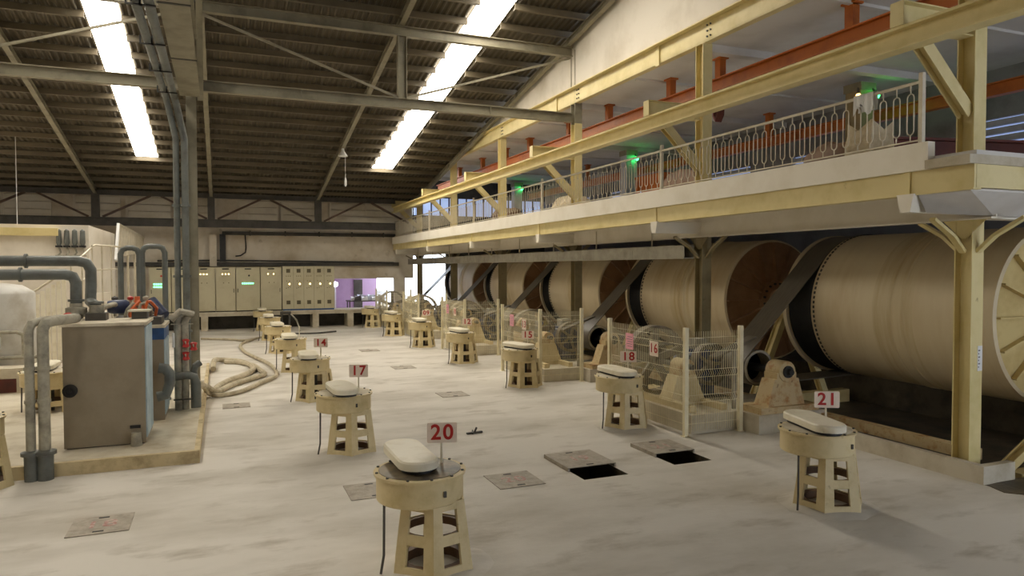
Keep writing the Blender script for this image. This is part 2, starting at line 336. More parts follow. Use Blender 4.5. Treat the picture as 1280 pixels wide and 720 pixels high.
# orange runway beams
for X, z, lab in ((11.6, 7.75, 'orange runway beam hung from the hall ceiling just behind the columns'), (17.3, 7.45, 'orange runway beam farther back in the upper hall')):
    t = thing('runway_beam', lab, 'beam', (X, 20, z))
    MB().ibeam((X, 3, z), (X, 39.5, z), .22, .32, .03).build('beam', ORAN, t)
    for yy in ((10.6, 14.6, 16.7, 20.1, 22.9, 26.4, 29, 32, 35.5) if X < 12 else (19.2, 32.1)):
        MB().box((X-.09, yy-.1, z+.16), (X+.09, yy+.1, 8.38)).box((X-.13, yy-.16, 8.36), (X+.13, yy+.16, 8.4)).build('hanger', ORAN, t)
t = thing('cable_festoon', 'dark red hanging cable bundle beside the second yellow column', 'cable', (11.6, 14.6, 7.0))
for j in range(4): MB().tube([(11.51+j*.055, 14.55, 7.6), (11.51+j*.055, 14.58, 7.0), (11.53+j*.05, 14.68, 6.86), (11.54+j*.05, 14.78, 7.0), (11.52+j*.055, 14.75, 7.6)], .03, 6).build('cable_loop', DRED, t)
# far columns with lamps
for k, yy in enumerate((14.7, 26.75, 39.3)):
    t = thing('hall_column', ['grey upper hall column with green lamp, nearest', 'grey upper hall column with green lamp, second along', 'grey upper hall column with green lamp, at the far end'][k], 'column', (16.4, yy, 4.7))
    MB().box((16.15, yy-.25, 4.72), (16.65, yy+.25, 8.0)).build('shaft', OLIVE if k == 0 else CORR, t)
    MB().box((16.12, yy-.3, 8.0), (16.68, yy+.3, 8.22)).build('head_plate', GREY, t)
    tl = tag(MB().lathe([(0, -.09), (.06, -.07), (.09, 0), (.06, .07), (0, .09)], (16.55, yy-.42, 7.85), n=10).build('green_lamp', GRN), ['small green lamp on the nearest hall column', 'small green lamp on the second hall column', 'small green lamp on the far hall column'][k], 'lamp', 'green hall lamps')
    MB().cyl((16.55, yy-.42, 7.92), (16.55, yy-.29, 8.05), .03, 6).build('lamp_holder', DGREY, tl)
tl = tag(MB().lathe([(0, -.07), (.05, -.05), (.07, 0), (.05, .05), (0, .07)], (15.8, 14.2, 7.75), n=10).build('amber_lamp', AMB), 'small amber lamp left of the nearest hall column', 'lamp')
MB().tube([(15.8, 14.2, 7.8), (15.78, 14.2, 7.95), (15.99, 14.4, 7.95), (16.17, 14.55, 7.95)], .03, 6).build('lamp_arm', DGREY, tl)

# ================================================================ BALCONY
dk = MB().box((9.3, 6.45, 4.62), (19, 41, 4.75)).build('balcony_deck', SLAB); dk['kind'] = 'structure'; dk.name = 'floor_balcony'
MB().box((9.16, 7.05, 4.56), (9.3, 40.6, 4.95)).build('upstand', FASC, dk)
MB().box((9.22, 6.422, 4.247), (9.26, 40.6, 4.558)).build('edge_channel', YEL, dk); MB().box((9.265, 6.42, 4.247), (19, 6.46, 4.558)).build('edge_channel', YEL, dk)
MB().box((9.20, 6.42, 4.22), (9.36, 40.6, 4.245)).build('channel_flange', YEL, dk)
MB().box((9.1, 6.4, 4.56), (19, 6.7, 4.68)).box((9.1, 6.7, 4.56), (9.24, 7.05, 4.68)).build('rough_edge', CONC, dk)
MB().box((9.27, 6.48, 4.54), (10.38, 40.6, 4.61)).build('soffit', SLAB, dk); MB().box((10.38, 6.9, 3.92), (10.41, 40.6, 4.6)).box((10.28, 6.9, 3.895), (10.56, 40.6, 3.92)).build('inner_beam', FASC, dk); MB().box((10.43, 7.1, 3.92), (18.9, 7.13, 4.6)).box((10.58, 6.98, 3.895), (18.9, 7.25, 3.918)).build('cross_beam', FASC, dk)
cs = MB(); cs.hexa([(9.23, 7.24, 4.21), (9.23, 6.47, 4.21), (10.4, 6.95, 3.93), (9.4, 7.24, 3.97), (9.23, 7.24, 4.24), (9.23, 6.47, 4.24), (10.4, 6.95, 3.96), (9.4, 7.24, 4.0)]); cs.build('corner_soffit', SLAB, dk)
cs = MB(); cs.hexa([(9.23, 6.47, 4.21), (11.86, 6.47, 4.21), (11.86, 6.95, 3.93), (10.4, 6.95, 3.93), (9.23, 6.47, 4.24), (11.86, 6.47, 4.24), (11.86, 6.95, 3.96), (10.4, 6.95, 3.96)]); cs.build('corner_soffit', SLAB, dk)
MB().prism([(11.9, 4.215), (12.18, 4.215), (12.12, 3.98), (11.96, 3.98)], 'y', 6.40, 7.08).build('cantilever', FASC, dk)
for k in range(6): MB().box((9.19, YC[k]-.05, 4.24), (9.22, YC[k]+.05, 4.56)).build('stiffener', YEL, dk)
# railing
rt = thing('balcony_railing', 'long galvanised balcony railing of looped balusters on the white upstand', 'railing', (9.25, 20, 4.95))
MB().box((9.225, 7.2, 5.8), (9.275, 40.3, 5.84)).build('top_rail', RAIL, rt); MB().box((9.235, 7.2, 4.99), (9.265, 40.3, 5.01)).build('bottom_rail', RAIL, rt)
pst = MB().box((-.032, -.032, 0), (.032, .032, 1.0)).mesh('post', RAIL)
yy = 7.22; pos = []
while yy < 40.4: inst('post', pst, (9.25, yy, 4.95), rt); pos.append(yy); yy += 6.45
lp = MB(); a = .055
loop = [(0, a*math.cos(q), .68+a*math.sin(q)) for q in [R(v) for v in range(0, 181, 36)]]+[(0, -a*math.cos(q), .2-a*math.sin(q)) for q in [R(v) for v in range(0, 181, 36)]]
loop.append(loop[0]); lp.tube(loop, .009, 4, False); lp.tube([(0, 0, .05), (0, 0, .2-a)], .009, 4); lp.tube([(0, 0, .68+a), (0, 0, .86)], .009, 4)
lme = lp.mesh('baluster', RAIL)
yy = 7.4
while yy < 40.2:
    if min(abs(yy-p) for p in pos) > .07: inst('baluster', lme, (9.25, yy, 4.95), rt)
    yy += .23
# things on the balcony
def lumpy(name, parent, m, c, s, seed, n=10, top=0.0):
    rnd = random.Random(seed); mb = MB(); prof = [(.35, 0), (.48, .06), (.5, .4), (.46, .75), (.36, .95), (.2, 1.0), (0, .98)]
    vs = []
    for r, z in prof:
        for k in range(n):
            q = 2*PI*k/n; j = 1+rnd.uniform(-.1, .1); sq = 1/max(abs(math.cos(q)), abs(math.sin(q)))**.5
            vs.append((c[0]+s[0]*r*j*sq*math.cos(q), c[1]+s[1]*r*j*sq*math.sin(q), c[2]+s[2]*z*(1+(rnd.uniform(-.05, .05) if z else 0))))
    fs = [(i*n+k, i*n+(k+1) % n, (i+1)*n+(k+1) % n, (i+1)*n+k) for i in range(len(prof)-1) for k in range(n)]; fs.append(tuple(range(n-1, -1, -1)))
    return mb.add(vs, fs).build(name, m, parent)
t = thing('bulk_sack', 'pale woven bulk sack standing behind the near end of the railing', 'sack', (10.4, 8.55, 4.75))
cs = [(-.24, -.24), (-.02, -.3), (.24, -.24), (.3, 0), (.24, .24), (0, .3), (-.24, .24), (-.3, 0)]; n = 8; mb = MB(); vs = []
for lv, (k, z) in enumerate(((.92, 0), (1.1, .2), (1.08, .45), (.98, .62), (1.0, .7), (.7, .66))):
    for q, (x, y) in enumerate(cs): vs.append((10.0+x*k*(1+.06*math.sin(q*2+lv)), 8.75+y*k, 4.76+z+((.13 if q % 2 == 0 else -.04) if lv == 4 else 0)))
mb.add(vs, [(i*n+k, i*n+(k+1) % n, (i+1)*n+(k+1) % n, (i+1)*n+k) for i in range(5) for k in range(n)]+[tuple(range(40, 48))]).build('bag', SACK, t)
MB().tube([(9.85, 8.6, 5.4), (9.8, 8.55, 5.58), (9.9, 8.7, 5.44)], .02, 5).build('lifting_loop', SACK, t); MB().tube([(10.2, 8.95, 5.4), (10.3, 8.9, 5.6), (10.2, 8.8, 5.44)], .02, 5).build('lifting_loop', SACK, t)
t = thing('hung_cloth', 'small white cloth hung over the top rail above the bulk sack', 'cloth', (9.25, 8.1, 5.8))
cm = MB(); n = 8; vs = []
for i in range(n+1):
    for j, (dx, dz) in enumerate(((.05, -.22), (.06, -.1), (.045, .03), (0, .055), (-.045, .03), (-.05, -.12-.06*math.sin(i*1.3)), (-.055, -.2-.1*math.sin(i*.9)))): vs.append((9.25+dx+.012*math.sin(i*2), 8.0+i*.045, 5.82+dz))
cm.add(vs, [(i*7+j, i*7+j+1, i*7+j+8, i*7+j+7) for i in range(n) for j in range(6)]).build('cloth', PAPER, t)
for j, (X, Y, sx, sy, sz, m, lab) in enumerate(((12.6, 11.8, 1.2, 1.6, 1.0, BROWN, 'brown covered load seen through the near balcony railing'), (12.8, 17.6, 1.2, 1.8, 1.15, BROWN, 'brown covered load seen through the middle of the railing'), (12.5, 24.5, 1.3, 2.2, 1.0, SACK, 'pale covered load seen through the far railing'), (12.7, 31.5, 1.3, 2.4, 1.1, BROWN, 'brown covered load near the end of the balcony'))):
    t = thing('covered_load', lab, 'load', (X, Y, 4.75))
    lumpy('cover', t, m, (X, Y, 4.9), (sx, sy, sz), 20+j, 12); MB().box((X-sx*.6, Y-sy*.6, 4.75), (X+sx*.6, Y+sy*.6, 4.9)).build('pallet', BROWN, t)
t = thing('crane_girder', 'dark red girder lying beyond the near column on the balcony', 'beam', (14.5, 10.2, 5.3))
MB().ibeam((12.2, 10.6, 5.5), (18.6, 9.2, 5.5), .3, .62, .05).build('girder', DRED, t); 
for q in (0, 1): MB().box((12.6+q*5, 10.3-q*1.1, 4.75), (12.9+q*5, 10.6-q*1.1, 5.2)).build('support_block', DRED, t)
t = thing('paper_bundle', 'red and white bundle on the deck edge beside the near column', 'bundle', (11.1, 6.9, 4.75))
MB().box((10.95, 6.75, 4.75), (11.5, 7.05, 4.84)).build('wrapper', PAPER, t); MB().box((11.05, 6.74, 4.76), (11.2, 7.06, 4.845)).build('red_band', REDV, t)
t = thing('charging_hopper', 'orange machine frame standing in the middle of the upper hall', 'machine', (15.5, 22.5, 4.75))
MB().prism([(14.6, 6.6), (16.4, 6.6), (15.8, 5.6), (15.2, 5.6)], 'y', 21.6, 23.4).build('hopper', ORAN, t)
for sx in (14.7, 16.3):
    for sy in (21.7, 23.3): MB().box((sx-.06, sy-.06, 4.75), (sx+.06, sy+.06, 6.55)).build('leg', ORAN, t)

# ================================================================ ROOF TRUSS
YT = 20.3
t = thing('roof_truss', 'grey roof truss with two chords crossing the hall overhead', 'truss', (4.9, YT, 8))
for a, b in ((-16.9, -.85), (-.45, 10.36)):
    MB().ibeam((a, YT, 7.93), (b, YT, 7.93), .2, .28, .02).build('lower_chord', GREY, t); MB().ibeam((a, YT, 9.98), (b, YT, 9.98), .2, .28, .02).build('upper_chord', GREY, t)
for X in (4.9, -6.0): MB().ibeam((X, YT, 8.07), (X, YT, 9.84), .2, .26, .02, (1, 0, 0)).build('post', GREY, t)
for a, b in (((-.4, 9.8), (4.75, 8.1)), ((10.3, 9.8), (5.05, 8.1)), ((-.9, 9.8), (-5.85, 8.1)), ((-11.2, 9.8), (-6.15, 8.1))): MB().bar((a[0], YT, a[1]), (b[0], YT, b[1]), .06, .06).build('tie_rod', GREY, t)
for X in (2.1, 7.6): MB().box((X-.01, YT-.1, 7.79), (X+.01, YT+.1, 8.07)).build('stiffener', GREY, t)
# back girder truss
t = thing('wall_truss', 'dark steel truss with crossed diagonals along the back wall', 'truss', (0, 39.6, 5.3))
MB().ibeam((-16.9, 39.5, 5.5), (9.1, 39.5, 5.5), .22, .4, .03).build('lower_chord', DGREY, t); MB().ibeam((-16.9, 39.5, 6.9), (9.1, 39.5, 6.9), .22, .24, .03).build('upper_chord', DGREY, t)
for X0 in (-10.8, -5.55, -.4, 4.9):
    MB().box((X0-.17, 39.4, 5.7), (X0+.17, 39.65, 6.8)).build('post', DGREY, t)
    X1 = X0+5.25
    MB().bar((X0+.3, 39.5, 5.72), (X0+2.4, 39.5, 6.8), .1, .12, (0, 1, 0)).build('diagonal', BRN, t); MB().bar((X1-.3, 39.5, 5.72), (X1-2.4, 39.5, 6.8), .1, .12, (0, 1, 0)).build('diagonal', BRN, t)
t = thing('wall_conduit_beam', 'dark girt with cable run above the control cabinets', 'beam', (3, 40.9, 3.4))
MB().box((-16.9, 40.82, 3.32), (9.6, 40.99, 3.52)).build('girt', DGREY, t); MB().tube([(-3, 40.78, 3.6), (0, 40.78, 3.62), (4, 40.78, 3.58), (9.3, 40.78, 3.5)], .04, 6).build('cable', BLACK, t)
t = thing('wall_girt', 'dark thin girt with hooks under the wall truss', 'beam', (3, 40.8, 5.0)); MB().box((.1, 40.8, 4.98), (9.4, 40.98, 5.16)).build('girt', DGREY, t)
for q in range(5): MB().cyl((1.5+q*1.8, 40.78, 5.22), (1.5+q*1.8, 40.78, 4.95), .04, 6).build('hook', DGREY, t)
for X, wd, m, lab in ((-.35, .35, WALLC, 'pale concrete pier against the back wall left of the white panel'), (.12, .3, BLACK, 'black vertical downpipe beside the white panel of the back wall')):
    z0 = 3.56 if wd < .32 else 3.3
    tag(MB().box((X-wd/2, 40.7, z0), (X+wd/2, 40.99, 5.0)).build('wall_pier' if wd > .32 else 'downpipe', m), lab, 'pier' if wd > .32 else 'pipe')
tag(MB().tube([(1.25, 40.9, 4.98), (1.28, 40.88, 4.3), (1.25, 40.88, 4.05), (1.0, 40.88, 3.88), (.75, 40.88, 3.85)], .035, 6).build('loose_cable', BLACK), 'loose black cable hanging on the white back wall panel', 'cable')
# hanging lamp
t = thing('hanging_lamp', 'white conical lamp with cord and bulb hung from the middle rafter', 'lamp', (4.9, 31.1, 8.0))
MB().lathe([(.05, .32), (.07, .2), (.2, 0), (.19, -.02), (.04, .12)], (4.9, 31.0, 7.98), n=16).build('shade', PAPER, t); MB().cyl((4.9, 31.0, 8.28), (4.9, 31.0, 8.45), .02, 6).build('hook', DGREY, t)
MB().cyl((4.98, 30.9, 8.0), (4.98, 30.9, 6.95), .008, 5).build('cord', PAPER, t); MB().lathe([(.03, .2), (.05, .05), (.05, -.12), (.02, -.18)], (4.98, 30.9, 6.85), n=10).build('bulb', PAPER, t)
t = tag(MB().cyl((-7.3, 33, zr(33)+.2), (-7.3, 33, 4.9), .012, 5).build('pull_rope', PAPER), 'thin pale cord hanging from the roof at the far left', 'cord')

# ================================================================ PIPE COLUMN AND GIRDER (left)
t = thing('main_column', 'tall grey steel column in the middle left holding the roof truss', 'column', (-.65, 20.3, .2))
MB().ibeam((-.65, 20.3, .2), (-.65, 20.3, 10.1), .24, .3, .02, (0, 1, 0)).build('shaft', GREY, t); MB().box((-.85, 20.1, .2), (-.45, 20.5, .23)).build('base_plate', GREY, t)
t = thing('longitudinal_girder', 'deep grey girder running toward the camera from the tall left column', 'beam', (-.65, 13, 7.6))
MB().box((-.9, 2, 7.6), (-.42, 20.1, 7.63)).build('bottom_flange', GREY, t); MB().box((-.68, 2, 7.63), (-.64, 20.1, 8.5)).build('web', GREY, t); MB().box((-.9, 2, 8.5), (-.42, 20.1, 8.53)).build('top_flange', GREY, t)
for yy in (13.2, 16.6): MB().box((-.92, yy-.03, 7.585), (-.40, yy+.03, 7.6)).build('splice_strip', DGREY, t)
MB().bar((-.42, 20.2, 7.6), (-.3, 14, 10.6), .14, .18).build('side_strut', GREY, t)
for q, (dx, r, dy) in enumerate(((0, .085, 0), (-.2, .075, .05))):
    X = -1.03+dx
    t = tag(MB().tube([(X, 2, 7.55), (X, 19.6+dy, 7.55), (X+.02, 19.85+dy, 7.47), (X+.06, 19.95+dy, 7.3), (X+.22, 20.0+dy, 6.5), (X+.22, 20.0+dy, .5)], r, 12).build('riser_pipe', PIPE), ['grey pipe under the girder, right one, dropping down the tall column', 'grey pipe under the girder, left one, dropping down the tall column'][q], 'pipe')
    for yy in (10.5, 13, 15.2, 17.2, 19.2): MB().box((X-.13, yy-.03, 7.44), (X+.12, yy+.03, 7.46)).box((X-.13, yy-.03, 7.46), (X-.1, yy+.03, 7.6)).build('clamp', BLACK, t)
    for zz in (1.6, 3.0, 4.8): MB().lathe([(r+.04, -.03), (r+.04, .03)], (X+.22, 20+dy, zz), n=12).build('flange', PIPE, t)

# ================================================================ LEFT PLATFORM & MACHINES
pl = MB().box((-6.5, 12.8, 0), (-.42, 24.5, .2)).build('machine_platform', CONC); tag(pl, 'low concrete platform with tan edge under the grey cabinets', 'platform')
MB().box((-3.0, 12.72, 0), (-.36, 12.82, .205)).build('edge_band', PLAT, pl)
MB().box((-.44, 12.822, 0), (-.36, 24.5, .205)).build('edge_band', PLAT, pl)
def bolts(mb, pts, r=.012):
    for p in pts: mb.cyl((p[0], p[1]-.012, p[2]), p, r, 6)
    return mb
t = thing('pump_cabinet', 'large taupe pump cabinet with pale blue side standing on the platform', 'cabinet', (-1.85, 14.2, .2))
MB().box((-2.43, 13.62, .22), (-1.22, 14.88, 2.24)).build('body', TAUPE, t)
MB().box((-1.22, 13.66, .3), (-1.20, 14.84, 2.2)).build('side_panel', PALEB, t, 'pale blue side panel')
MB().box((-2.47, 13.58, 2.24), (-1.18, 14.92, 2.29)).build('top_plate', TOPD, t)
MB().lathe([(.11, 0), (.11, -.03), (.07, -.035), (.07, -.02), (.03, -.02), (.03, -.04), (0, -.04)], (-2.33, 13.62, 1.18), 'y', 20).build('port', BLACK, t, 'black round port')
MB().box((-1.46, 13.6, .48), (-1.3, 13.62, .53)).build('slot', BLACK, t)
MB().tube([(-1.36, 13.52, .2), (-1.36, 13.52, .42)], [.09, .075], 12).build('drain_stub', DUSTP, t); MB().box((-2.4, 13.66, .2), (-1.25, 14.85, .22)).build('plinth', DGREY, t)
t = thing('pump_cabinet', 'smaller taupe cabinet with a dark blue band behind the large one', 'cabinet', (-1.3, 16.2, .2))
MB().box((-1.95, 15.62, .2), (-1.06, 16.9, 2.02)).build('body', TAUPE, t); MB().box((-1.955, 15.6, 1.8), (-1.05, 16.92, 2.03)).build('blue_band', STRIPE, t, 'dark blue band'); MB().box((-1.97, 15.58, 2.03), (-1.03, 16.95, 2.09)).build('top_plate', TOPD, t)
MB().box((-1.06, 15.66, .3), (-1.045, 16.86, 1.78)).build('side_panel', PALEB, t)
# pump head on top of the big cabinet
t = thing('feed_pump', 'dark pump head with square base on the large cabinet top', 'pump', (-2.1, 14.5, 2.29))
MB().box((-2.2, 14.3, 2.29), (-1.88, 14.65, 2.42)).build('base', DGREY, t); MB().cyl((-2.04, 14.47, 2.42), (-2.04, 14.47, 2.56), .12, 14).build('flange', DUSTP, t)
t = thing('valve_body', 'dark valve body with square flanges below the bent pipes', 'valve', (-2.38, 14.5, 2.29))
MB().lathe([(.05, 0), (.1, .03), (.1, .1), (.17, .12), (.17, .22), (.1, .24), (.1, .3)], (-2.37, 14.55, 2.29), n=14).build('body', DUSTP, t); MB().lathe([(0, 0), (.07, .01), (.1, .05), (.07, .09), (0, .1)], (-2.34, 13.6, 2.38), 'y', 14).build('cap', REDV, t, 'round red cap')
MB().cyl((-2.34, 13.66, 2.38), (-2.36, 14.42, 2.37), .035, 8).build('stem', DUSTP, t)
# big pipes from the left
for q, (pts, lab) in enumerate((([(-6.5, 15.0, 3.34), (-2.4, 15.0, 3.34), (-2.26, 15.0, 3.3), (-2.2, 15.0, 3.18), (-2.2, 15.0, 2.9), (-2.2, 14.9, 2.6), (-2.06, 14.5, 2.54)], 'thick grey pipe crossing at upper left, upper one with far bend'), ([(-6.5, 14.6, 3.1), (-2.54, 14.6, 3.1), (-2.42, 14.6, 3.06), (-2.37, 14.58, 2.95), (-2.37, 14.56, 2.58)], 'thick grey pipe crossing at upper left, lower one with near bend'))):
    t = tag(MB().tube(pts, .095, 14).build('elbow_pipe', PIPE), lab, 'pipe')
    MB().lathe([(.13, -.02), (.13, .02)], (pts[-1][0], pts[-1][1], pts[-1][2]+.06), n=14).build('flange', PIPE, t)
    MB().lathe([(.13, -.02), (.13, .02)], (-3.2, pts[0][1], pts[0][2]), 'x', n=14).build('flange', PIPE, t)
# standing pipes in front-left
for q, (X, r, lab) in enumerate(((-2.68, .065, 'dusty standing pipe left of the large cabinet, left one of two'), (-2.50, .08, 'dusty standing pipe left of the large cabinet, right one of two'))):
    t = thing('standing_pipe', lab, 'pipe', (X, 12.62, 0)); y0 = 12.62
    MB().tube([(X, y0, .45), (X, y0, 2.28), (X+.03, y0+.05, 2.37), (X+.12, y0+.2, 2.4), (X+.32, y0+.75, 2.4)], r, 12).build('riser', DUSTP, t)
    MB().lathe([(r+.03, 0), (r+.035, .38), (r+.075, .39), (r+.075, .44), (r+.01, .46)], (X, y0, 0), n=14).build('socket', PIPE, t)
    for zz in (1.2, 1.7): MB().lathe([(r+.015, -.025), (r+.015, .025)], (X, y0, zz), n=12).build('collar', DUSTP, t)
# inverted U pipes
for q, (xa, xb, lab) in enumerate(((-2.06, -1.69, 'inverted U-shaped grey pipe behind the cabinet, left one'), (-1.63, -1.17, 'inverted U-shaped grey pipe behind the cabinet, right one'))):
    zt = 3.66+.04*q
    t = tag(MB().tube([(xa, 18, .2), (xa, 18, zt-.14), (xa+.04, 18, zt-.04), (xa+.13, 18, zt), (xb-.13, 18, zt), (xb-.04, 18, zt-.04), (xb, 18, zt-.14), (xb, 18, .2)], .062, 12).build('u_pipe', PIPE), lab, 'pipe')
    for X in (xa, xb): MB().lathe([(.09, 0), (.09, .05)], (X, 18, .2), n=12).build('flange', PIPE, t)
# motors and hoses on top
t = thing('pump_motor', 'blue pump motor with orange coupling and hoses behind the large cabinet top', 'motor', (-1.6, 16.2, 2.1))
MB().box((-1.93, 15.7, 2.09), (-1.1, 16.5, 2.24)).build('base_frame', DGREY, t)
MB().lathe([(0, -.2), (.12, -.18), (.14, -.08), (.14, .14), (.1, .2), (0, .22)], (-1.9, 16.1, 2.44), 'x', 14).build('casing', BLUE, t)
MB().lathe([(.16, -.02), (.17, .05), (.12, .2), (.05, .32), (.05, .4)], (-1.56, 16.1, 2.24), n=14).build('coupling', ORT, t, 'orange coupling')
for q in range(4): MB().tube([(-1.75+.1*q, 15.75, 2.24), (-1.7+.12*q, 15.72, 2.4+.05*q), (-1.6+.1*q, 15.8, 2.52+.03*(q % 2)), (-1.5+.1*q, 16.0, 2.4), (-1.48+.08*q, 16.1, 2.24)], .03, 7).build('coupling_hose', ORT if q % 2 else DUSTP, t, 'orange coupling hose' if q % 2 else 'dusty grey hose')
for q in range(3): v = MB().cyl((-1.98+.28*q, 16.3, 2.24), (-1.98+.28*q, 16.3, 2.56), .03, 8).build('fitting', DUSTP, t); MB().lathe([(.03, 0), (.06, .02), (.06, .06), (0, .09)], (-1.98+.28*q, 16.3, 2.56), n=8).build('fitting_cap', [DGREY, REDV, DUSTP][q], v)
t = thing('blue_motor', 'blue motor tilted at the right end of the cabinet top', 'motor', (-1.15, 16.7, 2.1))
MB().cyl((-1.36, 16.75, 2.52), (-1.1, 16.5, 2.22), .11, 14).build('casing', BLUE, t); MB().lathe([(.05, 0), (.05, .12), (.09, .13), (.09, .2), (.03, .24)], (-1.42, 16.7, 2.09), n=10).build('valve', DUSTP, t)
tag(MB().tube([(-2.4, 14.75, 2.34), (-2.1, 15.3, 2.45), (-1.95, 15.9, 2.5), (-1.85, 16.35, 2.42)], .05, 8).build('dusty_hose', DUSTP), 'dusty pale hose slanting across the top of the large cabinet', 'hose')
t = thing('junction_box', 'flat pale lidded box at the rear of the large cabinet top', 'box', (-1.35, 14.7, 2.29)); MB().box((-1.5, 14.5, 2.29), (-1.25, 14.8, 2.42)).build('box', DGREY, t); MB().box((-1.56, 14.45, 2.42), (-1.2, 14.86, 2.45)).build('lid', TOPD, t)
# bent pipe between cabinets
tag(MB().tube([(-1.15, 15.1, .75), (-1.0, 15.1, .78), (-.93, 15.1, 1.0), (-.93, 15.1, 1.18), (-1.0, 15.1, 1.28), (-1.12, 15.1, 1.3)], .1, 12).build('bent_pipe', PIPE), 'short dark bent pipe between the two cabinets', 'pipe')
t = thing('pipe_manifold', 'cluster of thick vertical pipes with red valves right of the cabinets', 'pipes', (-.75, 16.6, .2))
for X, Y, z1 in ((-.86, 16.6, 2.2), (-.72, 16.65, 2.15), (-.56, 16.75, 1.1)): MB().tube([(X, Y, .2), (X, Y, z1-.1), (X+.03, Y, z1), (X+.12, Y+.05, z1+.06)], .075, 12).build('riser', DUSTP if z1 > 2 else PIPE, t)
MB().tube([(-.98, 16.5, 2.12), (-.8, 16.5, 2.3), (-.55, 16.6, 2.22)], .07, 10).build('header', DUSTP, t)
MB().tube([(-1.0, 16.45, .92), (-.66, 16.45, .95), (-.54, 16.48, .9), (-.5, 16.5, .75), (-.5, 16.5, .25)], .085, 12).build('elbow', PIPE, t)
for X, z in ((-.7, 1.35), (-.55, 1.55), (-.7, 1.62)):
    v = MB().lathe([(.04, -.09), (.075, -.07), (.05, 0), (.075, .07), (.04, .09)], (X, 16.5, z), n=10).build('valve', REDV, t, 'red valve'); MB().cyl((X, 16.43, z), (X, 16.32, z+.05), .015, 6).build('valve_handle', DUSTP, v)
MB().box((-.95, 16.48, .42), (-.5, 16.51, .45)).build('clamp_bar', DGREY, t); MB().box((-.98, 16.48, 2.02), (-.55, 16.5, 2.04)).build('clamp_bar', DUSTP, t)
MB().cyl((-.93, 16.42, 1.55), (-.93, 16.42, 1.85), .025, 8).build('spindle', PAPER, t)

# hoses on the floor
def hose(pts, r, lab, m=HOSE, z=None):
    z = z or r*1.0; P = [Vector((p[0], p[1], p[2] if len(p) > 2 else z)) for p in pts]; out = []
    for i in range(len(P)-1):
        a, b, c, d = P[max(i-1, 0)], P[i], P[i+1], P[min(i+2, len(P)-1)]
        for k in range(5):
            s = k/5; out.append(.5*((2*b)+(-a+c)*s+(2*a-5*b+4*c-d)*s*s+(-a+3*b-3*c+d)*s**3))
    out.append(P[-1]); return tag(MB().tube(out, r, 9).build('floor_hose', m), lab, 'hose')
hose([(-.52, 16.75, .75), (-.42, 18.0, .5), (-.3, 19.0, .12), (-.02, 19.0), (.44, 19.37), (.97, 20.6), (1.48, 21.95), (1.46, 24.39), (1.1, 26.6), (.83, 28.29), (.70, 30.58), (.85, 32.03), (1.3, 33.5)], .06, 'pale rubber hose, outermost loop winding off toward the back wall')
hose([(-.52, 16.9, .65), (-.38, 18.4, .4), (-.12, 19.35, .1), (.25, 20.47), (.75, 21.39), (1.15, 22.09), (1.09, 23.06), (.93, 24.31), (.5, 25.3), (.1, 25.6)], .075, 'thick pale hose, middle loop of the coil beside the platform')
hose([(-.25, 23.6, .12), (-.25, 24.3, .2), (-.2, 25.2, .2), (.0, 26.0, .1), (.59, 25.4), (.88, 24.0), (.85, 23.0), (.5, 21.9), (.17, 21.18), (-.1, 20.2), (-.16, 19.5)], .085, 'thick pale hose, inner loop of the coil beside the platform')
hose([(-.84, 34.75), (.29, 33.95), (.93, 33.2), (1.6, 34.3), (1.92, 35.42)], .05, 'thin hose lying near the bench by the back wall')
hose([(2.4, 34.9), (2.9, 35.8), (4.2, 35.6), (5.3, 36.2)], .04, 'thin dark hose on the floor in front of the long bench', DGREY)

# ================================================================ LEFT WHITE STRUCTURE
t = thing('white_block', 'white plastered block with pipe nozzles at the far left', 'building', (-8, 30, 0))
MB().box((-16.9, 28, 0), (-4.15, 34.5, 4.68)).build('wall', WHITE, t)
MB().hexa([(-16.9, 27.75, 4.3), (-5.0, 27.75, 4.3), (-5.0, 28.0, 4.3), (-16.9, 28, 4.3), (-16.9, 27.7, 4.55), (-5.0, 27.7, 4.55), (-5.0, 28, 4.55), (-16.9, 28, 4.55)]).build('ledge', YEL, t)
t = thing('nozzle_bank', 'row of four grey pipe nozzles on the white block', 'pipes', (-4.7, 27.9, 4.0))
for q in range(4):
    X = -5.0+.23*q; nz = MB().lathe([(.02, .55), (.075, .5), (.085, .1), (.05, 0)], (X, 27.86, 3.98), n=10).build('nozzle', PIPE, t)
    MB().box((X-.09, 27.76, 3.92), (X+.09, 27.96, 3.98)).build('clamp', BLACK, nz)
    MB().tube([(X, 27.86, 3.92), (X+.05, 27.86, 3.75), (X-.05, 27.86, 3.6)], .03, 6).build('outlet', DUSTP, t)
MB().box((-5.1, 27.8, 3.62), (-4.2, 27.9, 3.66)).build('rail', DUSTP, t)
t = thing('screen_board', 'tall leaning pale board in a metal frame behind the U-pipes', 'board', (-3.4, 33, 3.5))
MB().hexa([(-3.42, 28.5, 3.6), (-3.38, 28.5, 3.6), (-3.38, 37.5, 3.95), (-3.42, 37.5, 3.95), (-3.42, 29.3, 4.78), (-3.38, 29.3, 4.78), (-3.38, 38.4, 4.66), (-3.42, 38.4, 4.66)]).build('sheet', TOPD, t)
MB().bar((-3.4, 28.45, 3.5), (-3.4, 29.3, 4.82), .09, .09).build('frame', PAPER, t); MB().bar((-3.4, 29.3, 4.8), (-3.4, 38.4, 4.68), .08, .08).build('frame', RAIL, t)
for q in range(4): MB().box((-3.45, 29.6+2.4*q, 0), (-3.37, 29.68+2.4*q, 4.6)).build('post', RAIL, t)
t = thing('stair_railing', 'thin metal stair railing beside the white block', 'railing', (-3.6, 26, 0))
